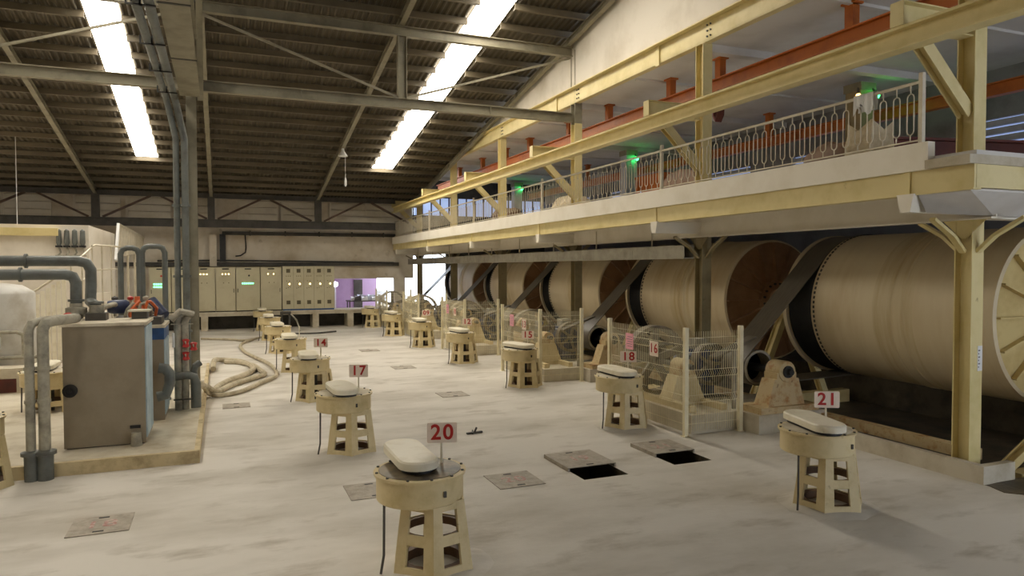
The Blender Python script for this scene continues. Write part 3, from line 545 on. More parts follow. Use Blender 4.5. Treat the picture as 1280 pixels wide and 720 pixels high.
MB().tube([(-4.1, 24.5, 3.3), (-3.7, 26, 3.95), (-3.2, 27.8, 3.95)], .03, 6).build('handrail', RAIL, t); MB().tube([(-4.1, 24.5, 2.6), (-3.7, 26, 3.15), (-3.2, 27.8, 3.2)], .025, 6).build('mid_rail', RAIL, t)
for q in range(6): s = q/5; MB().cyl((-4.1+.9*s, 24.5+3.3*s, 0.0), (-4.1+.9*s, 24.5+3.3*s, 3.3+min(.65, 1.6*s)), .022, 6).build('baluster', RAIL, t)
t = thing('stair_flight', 'white concrete stair flight rising behind the bent pipes', 'stairs', (-4.3, 25, 0))
for q in range(8): MB().box((-4.3, 24.6+.4*q, 0), (-3.45, 25.0+.4*q, .3*(q+1))).build('step', WHITE, t)
t = thing('slat_screen', 'pale slatted screen with sloping handrail behind the white tank', 'screen', (-4.7, 22.8, 0))
for q in range(8): MB().box((-5.1+.13*q, 23.6, .6), (-5.0+.13*q, 23.64, 2.3+.09*q)).build('slat', LIDC, t)
MB().tube([(-5.15, 23.55, 2.35), (-4.05, 23.55, 3.15)], .035, 8).build('handrail', RAIL, t); MB().box((-5.1, 23.64, 0), (-5.04, 23.7, 2.0)).build('post', RAIL, t); MB().box((-4.15, 23.64, 0), (-4.09, 23.7, 2.6)).build('post', RAIL, t)
t = thing('water_tank', 'white cylindrical tank with domed top at the left edge', 'tank', (-5.2, 22, 0))
MB().lathe([(.72, .25), (.74, .3), (.74, 2.55), (.72, 2.6), (.45, 2.78), (0, 2.84)], (-5.25, 22, 0), n=28).build('shell', mat('tank_white', (208, 206, 200), (186, 180, 168), 2, .45, .7, .5), t)
for q in range(3): a = 2.1*q+.5; MB().cyl((-5.25+.55*math.cos(a), 22+.55*math.sin(a), 0), (-5.25+.55*math.cos(a), 22+.55*math.sin(a), .27), .06, 8).build('foot', DGREY, t)
MB().tube([(-5.4, 21.2, 1.62), (-4.75, 21.2, 1.62), (-4.62, 21.2, 1.55), (-4.6, 21.2, 1.0)], .05, 8).build('inlet_pipe', DUSTP, t); MB().tube([(-5.4, 21.2, .98), (-4.3, 21.2, .98)], .05, 8).build('outlet_pipe', DUSTP, t)
MB().box((-5.62, 21.15, 1.2), (-5.1, 21.25, 1.5)).build('meter_box', PAPER, t, 'white meter box')
t = thing('concrete_block', 'pale concrete block with a dark recess under the tank pipes', 'block', (-5.2, 20.6, 0))
MB().box((-6.6, 20.4, .0), (-4.35, 21.05, .8)).build('block', CONC, t); MB().box((-5.3, 20.385, .22), (-4.6, 20.41, .55)).build('recess', DRED, t)

# ================================================================ BACK BENCH AND CONTROL CABINETS
t = thing('service_bench', 'long pale concrete bench with dark bays under the control cabinets', 'bench', (3, 39.9, 0))
MB().box((-4, 39.4, .74), (8.6, 40.95, .95)).build('top_slab', CONC, t); MB().box((-4, 39.34, .86), (8.6, 39.4, .95)).build('nosing', CONC, t)
for X in (-4, -.95, 2.05, 4.55, 6.4, 8.35): MB().box((X, 39.42, 0), (X+.32, 40.9, .74)).build('pier', CONC, t)
MB().box((-4, 40.6, 0), (8.6, 40.9, .74)).build('back_panel', DGREY, t)
edges = [-3.3, -2.3, -1.35, -.25, .72, 1.92, 3.0]
cabs = ['beige control cabinet with a red mark and green display left of the column', 'beige control cabinet behind the pipe column', 'beige control cabinet just right of the pipe column', 'beige control cabinet with three yellow lamps', 'beige control cabinet with a bright green display in the middle', 'beige control cabinet with two yellow lamps next to the tall panel']
for k in range(6):
    x0, x1 = edges[k]+.015, edges[k+1]-.015
    t = thing('control_cabinet', cabs[k], 'cabinet', ((x0+x1)/2, 39.9, .95)); MB().box((x0, 39.6, 1.0), (x1, 40.4, 3.26)).build('body', PANEL, t); MB().box((x0, 39.62, .95), (x1, 40.38, 1.0)).build('plinth', BLACK, t)
    d = MB().box((x0+.02, 39.57, 1.03), (x1-.02, 39.6, 3.23)).build('door', PANEL, t)
    MB().box(((x0+x1)/2-.16, 39.555, 3.14), ((x0+x1)/2+.16, 39.57, 3.2)).build('name_strip', BLACK, d)
    MB().box((x1-.1 if k % 2 else x0+.07, 39.54, 1.95), (x1-.07 if k % 2 else x0+.1, 39.57, 2.15)).build('handle', BLACK, d)
    g = MB()
    if k in (0, 4):
        for r0 in range(2 if k == 0 else 1):
            for q in range(6): g.box(((x0+x1)/2-.3+q*.1, 39.55, 2.38-.14*r0), ((x0+x1)/2-.23+q*.1, 39.565, 2.45-.14*r0))
        g.build('display', GLED, d, 'green glowing display')
        MB().lathe([(0, -.02), (.05, -.02), (.05, 0)], ((x0+x1)/2+.05, 39.57, 2.82), 'y', 12).build('switch', REDV if k == 0 else BLACK, d)
    elif k in (2, 3, 5):
        for q in range(3 if k != 5 else 2): (MB().lathe([(0, -.02), (.03, -.015), (.03, 0)], ((x0+x1)/2-.15+q*(.15 if k != 5 else .28), 39.57, 2.9), 'y', 10)).build('indicator', LED, d, 'glowing yellow indicator')
        for q in range(2): MB().lathe([(0, -.02), (.025, -.02), (.025, 0)], ((x0+x1)/2-.1+q*.25, 39.57, 2.45), 'y', 8).build('button', PDARK, d)
t = thing('switch_panel', 'wide beige switch panel with rows of square meters and lamps', 'cabinet', (4.3, 39.9, .95))
MB().box((3.02, 39.5, 1.03), (5.72, 40.3, 3.3)).build('body', PANEL, t); MB().box((3.05, 39.52, .95), (5.7, 40.28, 1.03)).build('plinth', STRIPE, t)
sq = MB().box((-.1, -.02, -.1), (.1, 0, .1)).mesh('meter', PDARK); bt = MB().lathe([(0, -.02), (.024, -.02), (.024, 0)], ax='y', n=8).mesh('button', PDARK); il = MB().lathe([(0, -.025), (.038, -.02), (.038, 0)], ax='y', n=10).mesh('indicator', LED)
for q in range(5):
    X = 3.32+q*.53
    inst('meter', sq, (X, 39.5, 3.06), t); inst('meter', sq, (X, 39.5, 1.38), t); inst('indicator', il, (X+.06, 39.5, 2.36), t)
    for j in range(3): inst('button', bt, (X-.1+.1*j, 39.5, 2.78), t); inst('button', bt, (X-.1+.1*j, 39.5, 2.14+.03*j), t)
    for j in range(2): inst('button', bt, (X-.08+.14*j, 39.5, 2.52), t)
    if q: MB().box((X-.27, 39.492, 1.06), (X-.26, 39.5, 3.28)).build('joint', PDARK, t)
# annex clutter and lamps
for q, X in enumerate((5.85, 6.2)):
    t = thing('work_lamp', ['bright work lamp right beside the switch panel', 'bright work lamp on a stand in the purple room, right one'][q], 'lamp', (X, 42.0+q*.5, .6)); MB().cyl((X, 42.0+q*.5, .6), (X, 42.0+q*.5, 2.2), .04, 8).build('pole', PAPER, t)
    MB().lathe([(0, -.1), (.16, -.04), (.16, .04), (0, .1)], (X, 42.0+q*.5, 2.25), 'y', 12).build('lamp_head', mat('work_lamp_glow', (235, 240, 255), emis=6), t)
t = thing('clutter_table', 'table heaped with pale sheets in the purple room', 'table', (7.6, 42.6, .6)); MB().box((6.9, 42.1, 1.22), (9.0, 43.1, 1.28)).build('tabletop', DGREY, t)
for sx in (6.95, 8.9):
    for sy in (42.15, 43.0): MB().box((sx, sy, .6), (sx+.06, sy+.06, 1.22)).build('leg', DGREY, t)
for q in range(9):
    X, Y = 7.1+.2*q, 42.3+.5*random.random(); z = 1.285+.055*(q % 3)
    tag(MB().hexa([(X, Y, 1.28), (X+.4, Y+.05, 1.28), (X+.38, Y+.3, 1.28), (X, Y+.28, 1.28), (X+.02, Y, z+.12), (X+.36, Y+.05, z+.26), (X+.36, Y+.26, z+.16), (X+.03, Y+.25, z+.24)]).build('folded_sheet', [PAPER, DGREY, CORR][q % 3]), ['white', 'dark', 'light grey'][q % 3]+' folded sheet heaped on the table in the purple room', 'sheet', ['white', 'dark', 'grey'][q % 3]+' sheets on the clutter table')
t = thing('bench_hydrant', 'dark green valve stand in front of the bench with a bent hose', 'valve', (3.0, 37.6, 0)); 
for X in (2.82, 3.2): MB().cyl((X, 37.6, 0), (X, 37.6, .95), .06, 8).build('leg', DGREY, t)
MB().cyl((2.75, 37.6, .95), (3.27, 37.6, .95), .08, 10).build('header', DGREY, t); MB().tube([(3.25, 37.6, .9), (3.5, 37.2, .6), (3.65, 36.9, .05)], .04, 8).build('spout', DUSTP, t)

# ================================================================ AGITATOR STANDS
def make_stand(name_parent):
    t = name_parent
    n = 6; zt = .76; rb, rt = .48, .375
    def rr(z): return rb+(rt-rb)*z/zt
    def P(a, z, k=1.0): r = rr(z)*k; return (r*math.cos(a), r*math.sin(a), z)
    # pedestal: six tapered legs at the corners with three ring bands
    for i in range(n):
        a = 2*PI*i/n
        def F(s, z, k):   # point on the hexagon outline, s along face from corner
            a0 = a if s >= 0 else a-2*PI/n; p, q = Vector(P(a0, z, k)), Vector(P(a0+2*PI/n, z, k)); u = s if s >= 0 else 1+s
            return p.lerp(q, u)
        b = MB()
        for s0, s1 in ((-.27, 0), (0, .27)):
            e = 1e-6
            f0 = (lambda z, k, s=s0: F(s if s else (1e-9 if s1 > 0 else 1e-9), z, k)); f1 = (lambda z, k, s=s1: F(s if s else 1e-9, z, k))
            b.hexa([f0(0, .93), f0(0, 1), f1(0, 1), f1(0, .93), f0(zt, .93), f0(zt, 1), f1(zt, 1), f1(zt, .93)])
        b.build('leg', CREAM, t, local=True)
        for z0, z1 in ((0, .11), (.33, .44), (.68, .76)):
            c = MB(); p = lambda s, z, k: F(s, z, k)
            c.hexa([p(.26, z0, .94), p(.26, z0, .995), p(.74, z0, .995), p(.74, z0, .94), p(.26, z1, .94), p(.26, z1, .995), p(.74, z1, .995), p(.74, z1, .94)])
            c.build('band', CREAM, t, local=True)
    MB().lathe([(.335, .345), (.335, .43), (.3, .43), (.3, .345), (.335, .345)], n=18).build('inner_ring', BROWN, t, 'rusty brown inner ring', local=True)
    MB().lathe([(.38, .0), (.38, .1), (.3, .1), (.3, .0), (.38, .0)], n=18).build('inner_ring', BROWN, t, 'rusty brown inner ring', local=True)
    MB().cyl((0, 0, 0), (0, 0, .77), .05, 10).build('shaft', DGREY, t, local=True)
    return t
def drum(t, cover_dy, rotz, dusty):
    ox, oy = -.12, .08
    MB().lathe([(.02, .735), (.45, .735), (.465, .75), (.465, 1.0), (.49, 1.0), (.495, 1.03), (.485, 1.035), (.02, 1.035)], (ox, oy, 0), n=36).build('drum', CREAM, t, local=True)
    MB().lathe([(.02, 0), (.44, 0), (.44, .006), (.02, .006)], (ox, oy, 1.036), n=30).build('deck_plate', TOPD if dusty else mat('greasy_plate', (128, 112, 84), (44, 38, 30), 3, .4, .62, .5), t, local=True)
    bl = MB()
    for k in range(12): a = 2*PI*k/12; bl.lathe([(.016, 0), (.016, .016), (0, .018)], (ox+.467*math.cos(a), oy+.467*math.sin(a), 1.033), n=6)
    bl.build('bolt', DGREY, t, kind='stuff', local=True)
    # pill-shaped belt cover on a dark gap
    def pill(r, l, n=10): return [(r*math.cos(PI*k/n), l+r*math.sin(PI*k/n)) for k in range(n+1)]+[(-r*math.cos(PI*k/n), -l-r*math.sin(PI*k/n)) for k in range(n+1)]
    c, s = math.cos(rotz), math.sin(rotz); cx, cy = ox-.04, cover_dy
    tr = lambda P: [(cx+x*c-y*s, cy+x*s+y*c) for x, y in P]
    MB().prism(tr(pill(.17, .35)), 'z', 1.042, 1.085).build('pulley_gap', BLACK, t, 'dark pulley gap', local=True)
    cv = MB(); a, b_, d = tr(pill(.215, .36)), tr(pill(.215, .36)), tr(pill(.195, .36)); n = len(a)
    cv.add([(x, y, 1.085) for x, y in a]+[(x, y, 1.16) for x, y in b_]+[(x, y, 1.178) for x, y in d], [tuple(range(n-1, -1, -1)), tuple(range(2*n, 3*n))]+[(j*n+k, j*n+(k+1) % n, (j+1)*n+(k+1) % n, (j+1)*n+k) for j in range(2) for k in range(n)])
    cv.build('belt_cover', LIDC, t, local=True)
    MB().box((ox+.13, oy-.462, .84), (ox+.16, oy-.435, .9)).build('latch', DGREY, t, local=True)
    MB().tube([(ox-.41, oy-.1, .80), (ox-.42, oy-.11, .2), (ox-.46, oy-.14, .02)], .014, 6).build('conduit', DGREY, t, local=True)
def sign(t, num, x=.16, y=.2, rz=-.28, post=.35, m=SIGN):
    p = MB().cyl((x, y, 1.03), (x, y, 1.03+post+.02), .014, 8).build('sign_post', LIDC, t, local=True)
    if not num: return
    c, s = math.cos(rz), math.sin(rz); cz = 1.03+post
    h = MB()
    for q in (0,): h.prism([(x0, z0) for x0, z0 in ((-.165, -.1), (-.155, -.112), (.155, -.112), (.165, -.1), (.165, .1), (.155, .112), (-.155, .112), (-.165, .1))], 'y', -.005, .005)
    h.v = [(x+.0+v[0]*c-v[1]*s, y-.02+v[0]*s+v[1]*c, cz+v[2]) for v in h.v]; pl = h.build('sign_plate', m, p, local=True)
    me = text_mesh(num, .235, REDT, .003, .02); o = bpy.data.objects.new('number', me); C.objects.link(o); o.parent = p; o.location = (x+.008*s, y-.02-.008*c, cz); o.rotation_euler = (PI/2, 0, rz)
xl, xr = 2.08, 7.51
lst = []
lab = {20: 'nearest cream agitator stand, greasy dark top, number 20 sign', 17: 'cream agitator stand with 17 sign, behind the greasy-topped nearest stand', 14: 'cream agitator stand with 14 sign, level with the end of the coiled hoses', 11: 'cream agitator stand directly behind the stand numbered 14', 8: 'second cream agitator stand behind the stand numbered 14', 5: 'third cream agitator stand behind the stand numbered 14', 2: 'last cream agitator stand of the left row before the bench',
       21: 'cream agitator stand with 21 sign beside the near yellow column', 18: 'cream agitator stand with 18 sign in front of the nearest wire fence', 15: 'cream agitator stand with 15 sign in front of the second wire fence', 12: 'cream agitator stand with 12 sign in front of the third wire fence', 9: 'cream agitator stand with small 09 sign in front of the fourth wire fence', 6: 'cream agitator stand with a bare post beside the farthest wire fence', 3: 'farthest small cream agitator stand of the right row',
       16: 'cream agitator stand cut off by the left picture edge', 13: 'cream agitator stand half hidden behind the standing pipes'}
proto = None
def stand(num, X, Y, dy, rc, sg, rz, dusty, rot=0):
    global proto
    t = thing('agitator_stand', lab[num], 'stand', (X, Y, 0), 'agitator stands on the factory floor')
    if proto is None: proto = make_stand(t); PR.extend(list(t.children))
    else:
        for ch in PR:
            c = ch.copy(); C.objects.link(c); c.parent = t; c.rotation_euler = (0, 0, rot)
    if proto is t:
        for ch in PR: ch.rotation_euler = (0, 0, rot)
    drum(t, dy, rc, dusty)
    if sg is not None: sign(t, sg, rz=rz)
    return t
PR = []
Y0 = 7.35; D = 5.137
for i, num in enumerate((20, 17, 14, 11, 8, 5, 2)):
    stand(num, xl, Y0+D*i, .36 if i == 0 else .02, .05*math.sin(i*2), {20: '20', 17: '17', 14: '14'}.get(num, '' if num == 11 else None), -.28, num != 20, (R(30-15), R(30-10), R(5), R(25), 0, .2, .1)[i])
for i, num in enumerate((21, 18, 15, 12, 9, 6, 3)):
    stand(num, xr, Y0+D*i-.17, .1, (-.27, 0, .25, .1, 0, .1, 0)[i], {21: '21', 18: '18', 15: '15', 12: '12', 9: '09', 6: ''}.get(num), -.5, True, (R(40), R(55), R(50), R(52), R(55), 0, .2)[i])
stand(16, -3.35, Y0+D, .3, 0, None, 0, True); stand(13, -3.35, Y0+2*D, .3, 0, None, 0, True, .4)
# powder heaps round the feet
hp = MB()
for i in range(7):
    for X, dy in ((xl, 0), (xr, -.17)):
        rnd = random.Random(i*3+int(X)); n = 20; vs = []
        for r, z in ((.36, .05), (.46, .035), (.62, .001)):
            for k in range(n): a = 2*PI*k/n; j = 1+rnd.uniform(-.08, .08)*(r > .5); vs.append((X+r*j*math.cos(a), Y0+D*i+dy+r*j*math.sin(a), z))
        hp.add(vs, [(i2*n+k, i2*n+(k+1) % n, (i2+1)*n+(k+1) % n, (i2+1)*n+k) for i2 in range(2) for k in range(n)])
tag(hp.build('powder_heap', FLOOR), 'pale powder settled around the feet of the stands', 'powder')['kind'] = 'stuff'

# ================================================================ HATCHES
def hatch(X, Y, lab, tilt=0, num=None, rz=0, size=.72, open_=False, sy=None):
    t = thing('floor_hatch', lab, 'hatch', (X, Y, 0), 'steel tank hatches in the floor'); a = size/2; b = (sy or size)/2
    if open_:
        h = MB().box((-a, -b, .05), (a, b, .062)); h.box((-a, -b, .0), (-a+.03, b, .05)); h.box((a-.03, -b, .0), (a, b, .05)); h.box((-a, b-.03, .0), (a, b, .05))
    else: h = MB().box((-a, -b, .003), (a, b, .012))
    z = .062 if open_ else .012
    p = h.build('plate', PLATE, t, local=True); p.rotation_euler = (0, 0, rz)
    for sgn in (-1, 1): q = MB().box((-.06, sgn*(b-.08)-.018, z), (.06, sgn*(b-.08)+.018, z+.004)).build('grip_slot', BLACK, t, local=True); q.rotation_euler = (0, 0, rz)
    if num:
        o = bpy.data.objects.new('painted_number', text_mesh(num, .34, FADED, .001, .02)); C.objects.link(o); o.parent = t; o.location = (0, 0, z+.002); o.rotation_euler = (0, 0, rz)
    return t
hatch(-1.42, 10.09, 'grey floor hatch with faded red 18 on the left foreground floor', num='18', size=.68)
hatch(4.05, 9.84, 'grey floor hatch with a faded red number right of stand 20', num='20', rz=.0)
hatch(1.98, 10.17, 'pale floor hatch half hidden behind stand 20')
hatch(5.42, 10.35, 'raised hatch lid with dark opening, left of the two open hatches', num='19', open_=True, size=.86, sy=.9)
hatch(7.13, 10.5, 'raised hatch lid with dark opening, right of the two open hatches', num='21', open_=True, size=.8, sy=.78)
hatch(5.38, 17.15, 'flat grey hatch on the middle floor', size=.7)
hatch(5.4, 22.45, 'small flat hatch far along the middle floor', size=.7)
hatch(5.3, 27.6, 'flat hatch farthest along the middle floor', size=.7)
hatch(.3, 17.7, 'grey floor plate beside the platform corner', size=.6)
t = thing('metal_scrap', 'small dark metal scrap lying on the middle floor', 'scrap', (4.49, 12.92, 0)); MB().bar((4.33, 12.9, .02), (4.66, 12.95, .02), .05, .03).bar((4.42, 12.82, .03), (4.5, 13.05, .03), .03, .03).build('strip', DGREY, t); MB().cyl((4.5, 12.93, .03), (4.53, 12.9, .12), .02, 6).build('stud', DGREY, t)

# ================================================================ BALL MILLS
MX, MZ, MR = 13.2, 2.35, 1.54
mill_lab = ['nearest large cream ball mill drum with ribbed cream end', 'second large cream ball mill drum with brown ribbed end', 'third cream ball mill drum', 'fourth cream ball mill drum', 'fifth and farthest cream ball mill drum']
def make_mill(t, first):
    o = (MX, 0, MZ)   # local y: 0 = near end
    MB().lathe([(MR-.05, 0), (MR, .03), (MR, 3.9)], o, 'y', 64, caps=False).build('shell', MILL, t, local=True)
    em = CAPY if first else CAP
    MB().lathe([(MR+.001, 1.5), (MR+.006, 1.55), (MR+.006, 1.68), (MR+.022, 1.70), (MR+.022, 1.74), (MR+.008, 1.76), (MR+.008, 1.93), (MR+.024, 1.95), (MR+.024, 2.02), (MR+.006, 2.04), (MR+.006, 2.3), (MR+.001, 2.36)], o, 'y', 64, caps=False).build('wear_band', BAND, t, 'rubbed tan band round the drum', local=True)
    MB().lathe([(MR-.04, .02), (MR-.1, .05), (.5, -.02), (.5, -.12), (.3, -.14), (0, -.14)], o, 'y', 48, caps=False).build('end_plate', em, t, local=True)
    rib = MB().prism([(.45, -.14), (1.46, -.05), (1.46, .04), (.45, .0)], 'z', -.015, .015)
    rib.v = [(v[0], v[1], v[2]) for v in rib.v]; rme = rib.mesh('rib', em)
    for k in range(16): r = inst('rib', rme, o, None, (0, 2*PI*k/16, 0)); r.parent = t
    bl = MB()
    for k in range(16): a = 2*PI*(k+.5)/16; bl.cyl((MX+.42*math.cos(a), -.17, MZ+.42*math.sin(a)), (MX+.42*math.cos(a), -.1, MZ+.42*math.sin(a)), .03, 6)
    bl.build('hub_bolt', DGREY, t, kind='stuff', local=True)
    MB().lathe([(.28, -.14), (.28, -.4), (.24, -.42), (.24, -.75), (0, -.75)], o, 'y', 24).build('trunnion', em, t, local=True)
    rb = MB()
    for k in range(96): a = 2*PI*k/96; rb.box((-.012, -.016, -.028), (.012, .016, .028)); q = rb.v[-8:]; rb.v[-8:] = [(MX+(MR+.005+v[0])*math.cos(a)-v[2]*math.sin(a), 3.82+v[1], MZ+(MR+.005+v[0])*math.sin(a)+v[2]*math.cos(a)) for v in q]
    rb.build('rim_bolt', DGREY, t, kind='stuff', local=True)
    pr = [(MR-.06, 3.9)]
    for k in range(12): pr += [(MR-.03, 3.93+k*.055), (MR-.06, 3.955+k*.055)]
    pr += [(MR-.06, 4.6), (MR, 4.6), (MR, 4.7), (MR-.1, 4.72)]
    MB().lathe(pr[:-3], o, 'y', 64, caps=False).build('belt_groove', BLACK, t, 'black grooved belt track', local=True); MB().lathe([(MR-.07, 4.6), (MR+.02, 4.6), (MR+.02, 4.7), (MR-.1, 4.72), (.4, 4.8), (.28, 4.8), (.28, 5.5), (0, 5.5)], o, 'y', 64, caps=False).build('far_flange', MILL, t, local=True)
mk = []
for k in range(5):
    Yk = [7.75, 14.45, 20.9, 27.35, 33.8][k]
    t = thing('ball_mill', mill_lab[k], 'mill', (0, Yk, 0), 'row of ball mills under the balcony')
    if k < 2: make_mill(t, k == 0); src = t
    else:
        for ch in src.children: c = ch.copy(); C.objects.link(c); c.parent = t
    # supports carrying the trunnions
    s = thing('mill_support', 'yellow steel A-frame support at the near end of the %s mill' % ['nearest', 'second', 'third', 'fourth', 'fifth'][k], 'support', (MX, Yk-.6, 0))
    for sx in (-1, 1): MB().ibeam((MX+sx*1.25, Yk-.58, -.3), (MX+sx*.2, Yk-.58, MZ-.32), .16, .2, .02, (0, 1, 0)).build('leg', CAPY if k == 0 else YEL, s)
    MB().box((MX-.36, Yk-.74, MZ-.42), (MX+.36, Yk-.42, MZ-.26)).build('bearing_seat', CAPY, s)
    MB().box((MX-1.9, Yk-.7, -.3), (MX+1.9, Yk-.46, .02)).build('sill', CAPY, s)
    if k == 0: MB().ibeam((10.95, 7.15, .05), (12.5, 7.15, .9), .14, .16, .02, (0, 1, 0)).build('diagonal_brace', CAPY, s)
tag(MB().box((11.0, 7.6, .12), (11.2, 39, .3)).build('pit_rail', RUST), 'long rusty cream rail beam running under the mills', 'rail')
tag(MB().box((15.3, 7.6, -.3), (18.98, 40.9, .5)).build('pit_plinth', MUD), 'dark wet plinth along the back of the mill pit', 'plinth')
# drives: belt, pulley stand, wheel, motor, fence -- one set per mill
def ring_pts(cx, cz, r, a0, a1, n): return [(cx+r*math.cos(a0+(a1-a0)*i/n), cz+r*math.sin(a0+(a1-a0)*i/n)) for i in range(n+1)]
PX, PZ, PRr = 10.28, 1.12, .36
dvec = Vector((MX-PX, MZ-PZ)); dd = dvec.length; ang = math.atan2(dvec.y, dvec.x); off = math.asin((MR-PRr)/dd)
def belt_mesh(th, r0, R0):
    up = ang+PI/2+off; lo = ang-PI/2-off
    return ring_pts(MX, MZ, R0, up, lo, 40)+ring_pts(PX, PZ, r0, lo, up-2*PI, 16)
def make_drive(k, Yk):
    nm = ['nearest', 'second', 'third', 'fourth', 'farthest'][k]
    y0 = 3.93; y1 = 4.58
    b = thing('drive_belt', 'wide grey drive belt wrapped around the %s mill' % nm, 'belt', (0, Yk, 0), 'mill drive belts')
    o_, i_ = belt_mesh(0, PRr+.02, MR+.0), belt_mesh(0, PRr, MR-.025); n = len(o_); mb = MB()
    mb.add([(p[0], y0, p[1]) for p in o_]+[(p[0], y1, p[1]) for p in o_]+[(p[0], y1, p[1]) for p in i_]+[(p[0], y0, p[1]) for p in i_],
           [(j*n+q, j*n+(q+1) % n, ((j+1) % 4)*n+(q+1) % n, ((j+1) % 4)*n+q) for j in range(4) for q in range(n)])
    mb.build('band', BELT, b, local=True)
    p = thing('pulley_stand', 'cream bearing stand with belt pulley driving the %s mill' % nm, 'machine', (0, Yk, 0), 'mill pulley stands')
    MB().box((9.45, 2.95, 0), (11.1, 4.9, .36)).build('plinth', CONC, p, local=True); MB().box((9.55, 3.0, .36), (11.0, 3.65, .48)).build('base_frame', RUST, p, local=True)
    MB().hexa([(9.8, 3.1, .48), (10.72, 3.1, .48), (10.72, 3.5, .48), (9.8, 3.5, .48), (9.98, 3.12, 1.0), (10.58, 3.12, 1.0), (10.58, 3.48, 1.0), (9.98, 3.48, 1.0)]).build('pedestal', RUST, p, local=True)
    MB().lathe([(.2, 3.1), (.21, 3.12), (.21, 3.48), (.2, 3.5)], (PX, 0, PZ+.02), 'y', 18).box((PX-.24, 3.12, 1.0), (PX+.24, 3.48, PZ)).build('bearing_housing', RUST, p, local=True); MB().lathe([(.12, 3.06), (.12, 3.1), (.06, 3.05), (.06, 2.98), (0, 2.98)], (PX, 0, PZ+.02), 'y', 14).build('shaft_end', BLACK, p, local=True)
    MB().lathe([(PRr, 3.9), (PRr, 4.62), (PRr-.05, 4.62), (PRr-.05, 4.0), (.1, 4.0), (.1, 3.9)][0:3]+[(PRr-.05, 3.9), (PRr, 3.9)], (PX, 0, PZ), 'y', 32).build('pulley_rim', DUSTP, p, local=True)
    MB().lathe([(PRr-.05, 4.2), (.08, 4.2), (.08, 3.48), (0, 3.48)], (PX, 0, PZ), 'y', 24).build('pulley_web', BLACK, p, local=True)
    # spoked wheel
    WX, WZ, WY, WR = 8.86, 1.16, 5.6, .76
    s = thing('spoked_wheel', 'large grey spoked drive wheel inside the %s fence' % nm, 'wheel', (0, Yk, 0), 'spoked drive wheels')
    MB().lathe([(WR, -.12), (WR, .12), (WR-.09, .12), (WR-.09, -.12), (WR, -.12)], (WX, WY, WZ), 'y', 40).build('rim', WHEEL, s, local=True); MB().lathe([(.15, -.14), (.15, .14), (.05, .14), (.05, -.14), (.15, -.14)], (WX, WY, WZ), 'y', 20).build('hub', WHEEL, s, local=True)
    for q in range(5):
        a = 2*PI*q/5+.3; MB().bar((WX+.13*math.cos(a), WY, WZ+.13*math.sin(a)), (WX+(WR-.06)*math.cos(a), WY, WZ+(WR-.06)*math.sin(a)), .09, .16, (0, 0, 1) if abs(math.sin(a)) < .9 else (1, 0, 0)).build('spoke', WHEEL, s, local=True)
    MB().cyl((WX, 5.75, WZ), (WX, 4.2, WZ), .055, 12).build('axle', DGREY, s, local=True)
    MB().hexa([(8.45, 4.35, .48), (9.25, 4.35, .48), (9.25, 4.8, .48), (8.45, 4.8, .48), (8.62, 4.4, .98), (9.08, 4.4, .98), (9.08, 4.75, .98), (8.62, 4.75, .98)]).build('pedestal', CREAM, s, local=True); MB().lathe([(.17, 4.38), (.17, 4.77)], (WX, 0, WZ-.02), 'y', 16).box((WX-.2, 4.4, .98), (WX+.2, 4.75, WZ-.02)).build('bearing_housing', RUST, s, local=True)
    MB().box((8.42, 3.7, .36), (8.56, 6.3, .48)).box((9.16, 3.7, .36), (9.3, 6.3, .48)).box((8.56, 4.35, .36), (9.16, 4.8, .48)).build('base_frame', CREAM, s, local=True); MB().box((8.3, 3.5, 0), (9.44, 6.4, .36)).build('plinth', CONC, s, local=True)
    # motor
    e = thing('electric_motor', 'dark blue electric motor inside the %s fence' % nm, 'motor', (0, Yk, 0), 'mill electric motors')
    QX, QZ = 9.88, .98
    MB().lathe([(.1, 5.1), (.37, 5.12), (.4, 5.2), (.4, 5.82), (.34, 5.92), (0, 5.92)], (QX, 0, QZ), 'y', 20).build('casing', BLUE, e, local=True)
    f = MB()
    for q in range(18): a = 2*PI*q/18; f.bar((QX+.41*math.cos(a), 5.24, QZ+.41*math.sin(a)), (QX+.41*math.cos(a), 5.78, QZ+.41*math.sin(a)), .015, .04, (math.cos(a), 0, math.sin(a)))
    f.build('cooling_fin', BLUE, e, kind='stuff', local=True); MB().box((QX-.14, 5.3, QZ+.39), (QX+.16, 5.65, QZ+.62)).build('terminal_box', DUSTP, e, local=True)
    MB().box((QX-.32, 5.25, .36), (QX-.15, 5.85, .76)).box((QX+.15, 5.25, .36), (QX+.32, 5.85, .76)).build('foot', BLUE, e, local=True); MB().box((9.46, 4.92, 0), (10.31, 5.92, .36)).build('plinth', MUD, e, local=True)
    MB().lathe([(.46, 4.9), (.46, 5.1), (.39, 5.1), (.39, 4.9), (.46, 4.9)], (QX, 0, QZ+.1), 'y', 32).build('pulley_rim', WHEEL, e, local=True)
    for q in range(5): a = 2*PI*q/5; MB().bar((QX+.06*math.cos(a), 5.0, QZ+.1+.06*math.sin(a)), (QX+.41*math.cos(a), 5.0, QZ+.1+.41*math.sin(a)), .06, .07, (0, 1, 0)).build('pulley_spoke', WHEEL, e, local=True)
    MB().cyl((QX, 4.88, QZ+.1), (QX, 5.33, QZ+.1), .08, 14).build('pulley_hub', WHEEL, e, local=True)
    g = thing('belt_guard', 'slanting grey guard strip above the %s motor' % nm, 'guard', (0, Yk, 0), 'motor belt guards'); MB().bar((8.95, 3.7, 1.42), (10.0, 3.78, 1.78), .22, .04).build('strip', BELT, g, local=True); MB().box((9.46, 3.7, .36), (9.52, 3.76, 1.58)).build('strut', GALV, g, local=True)
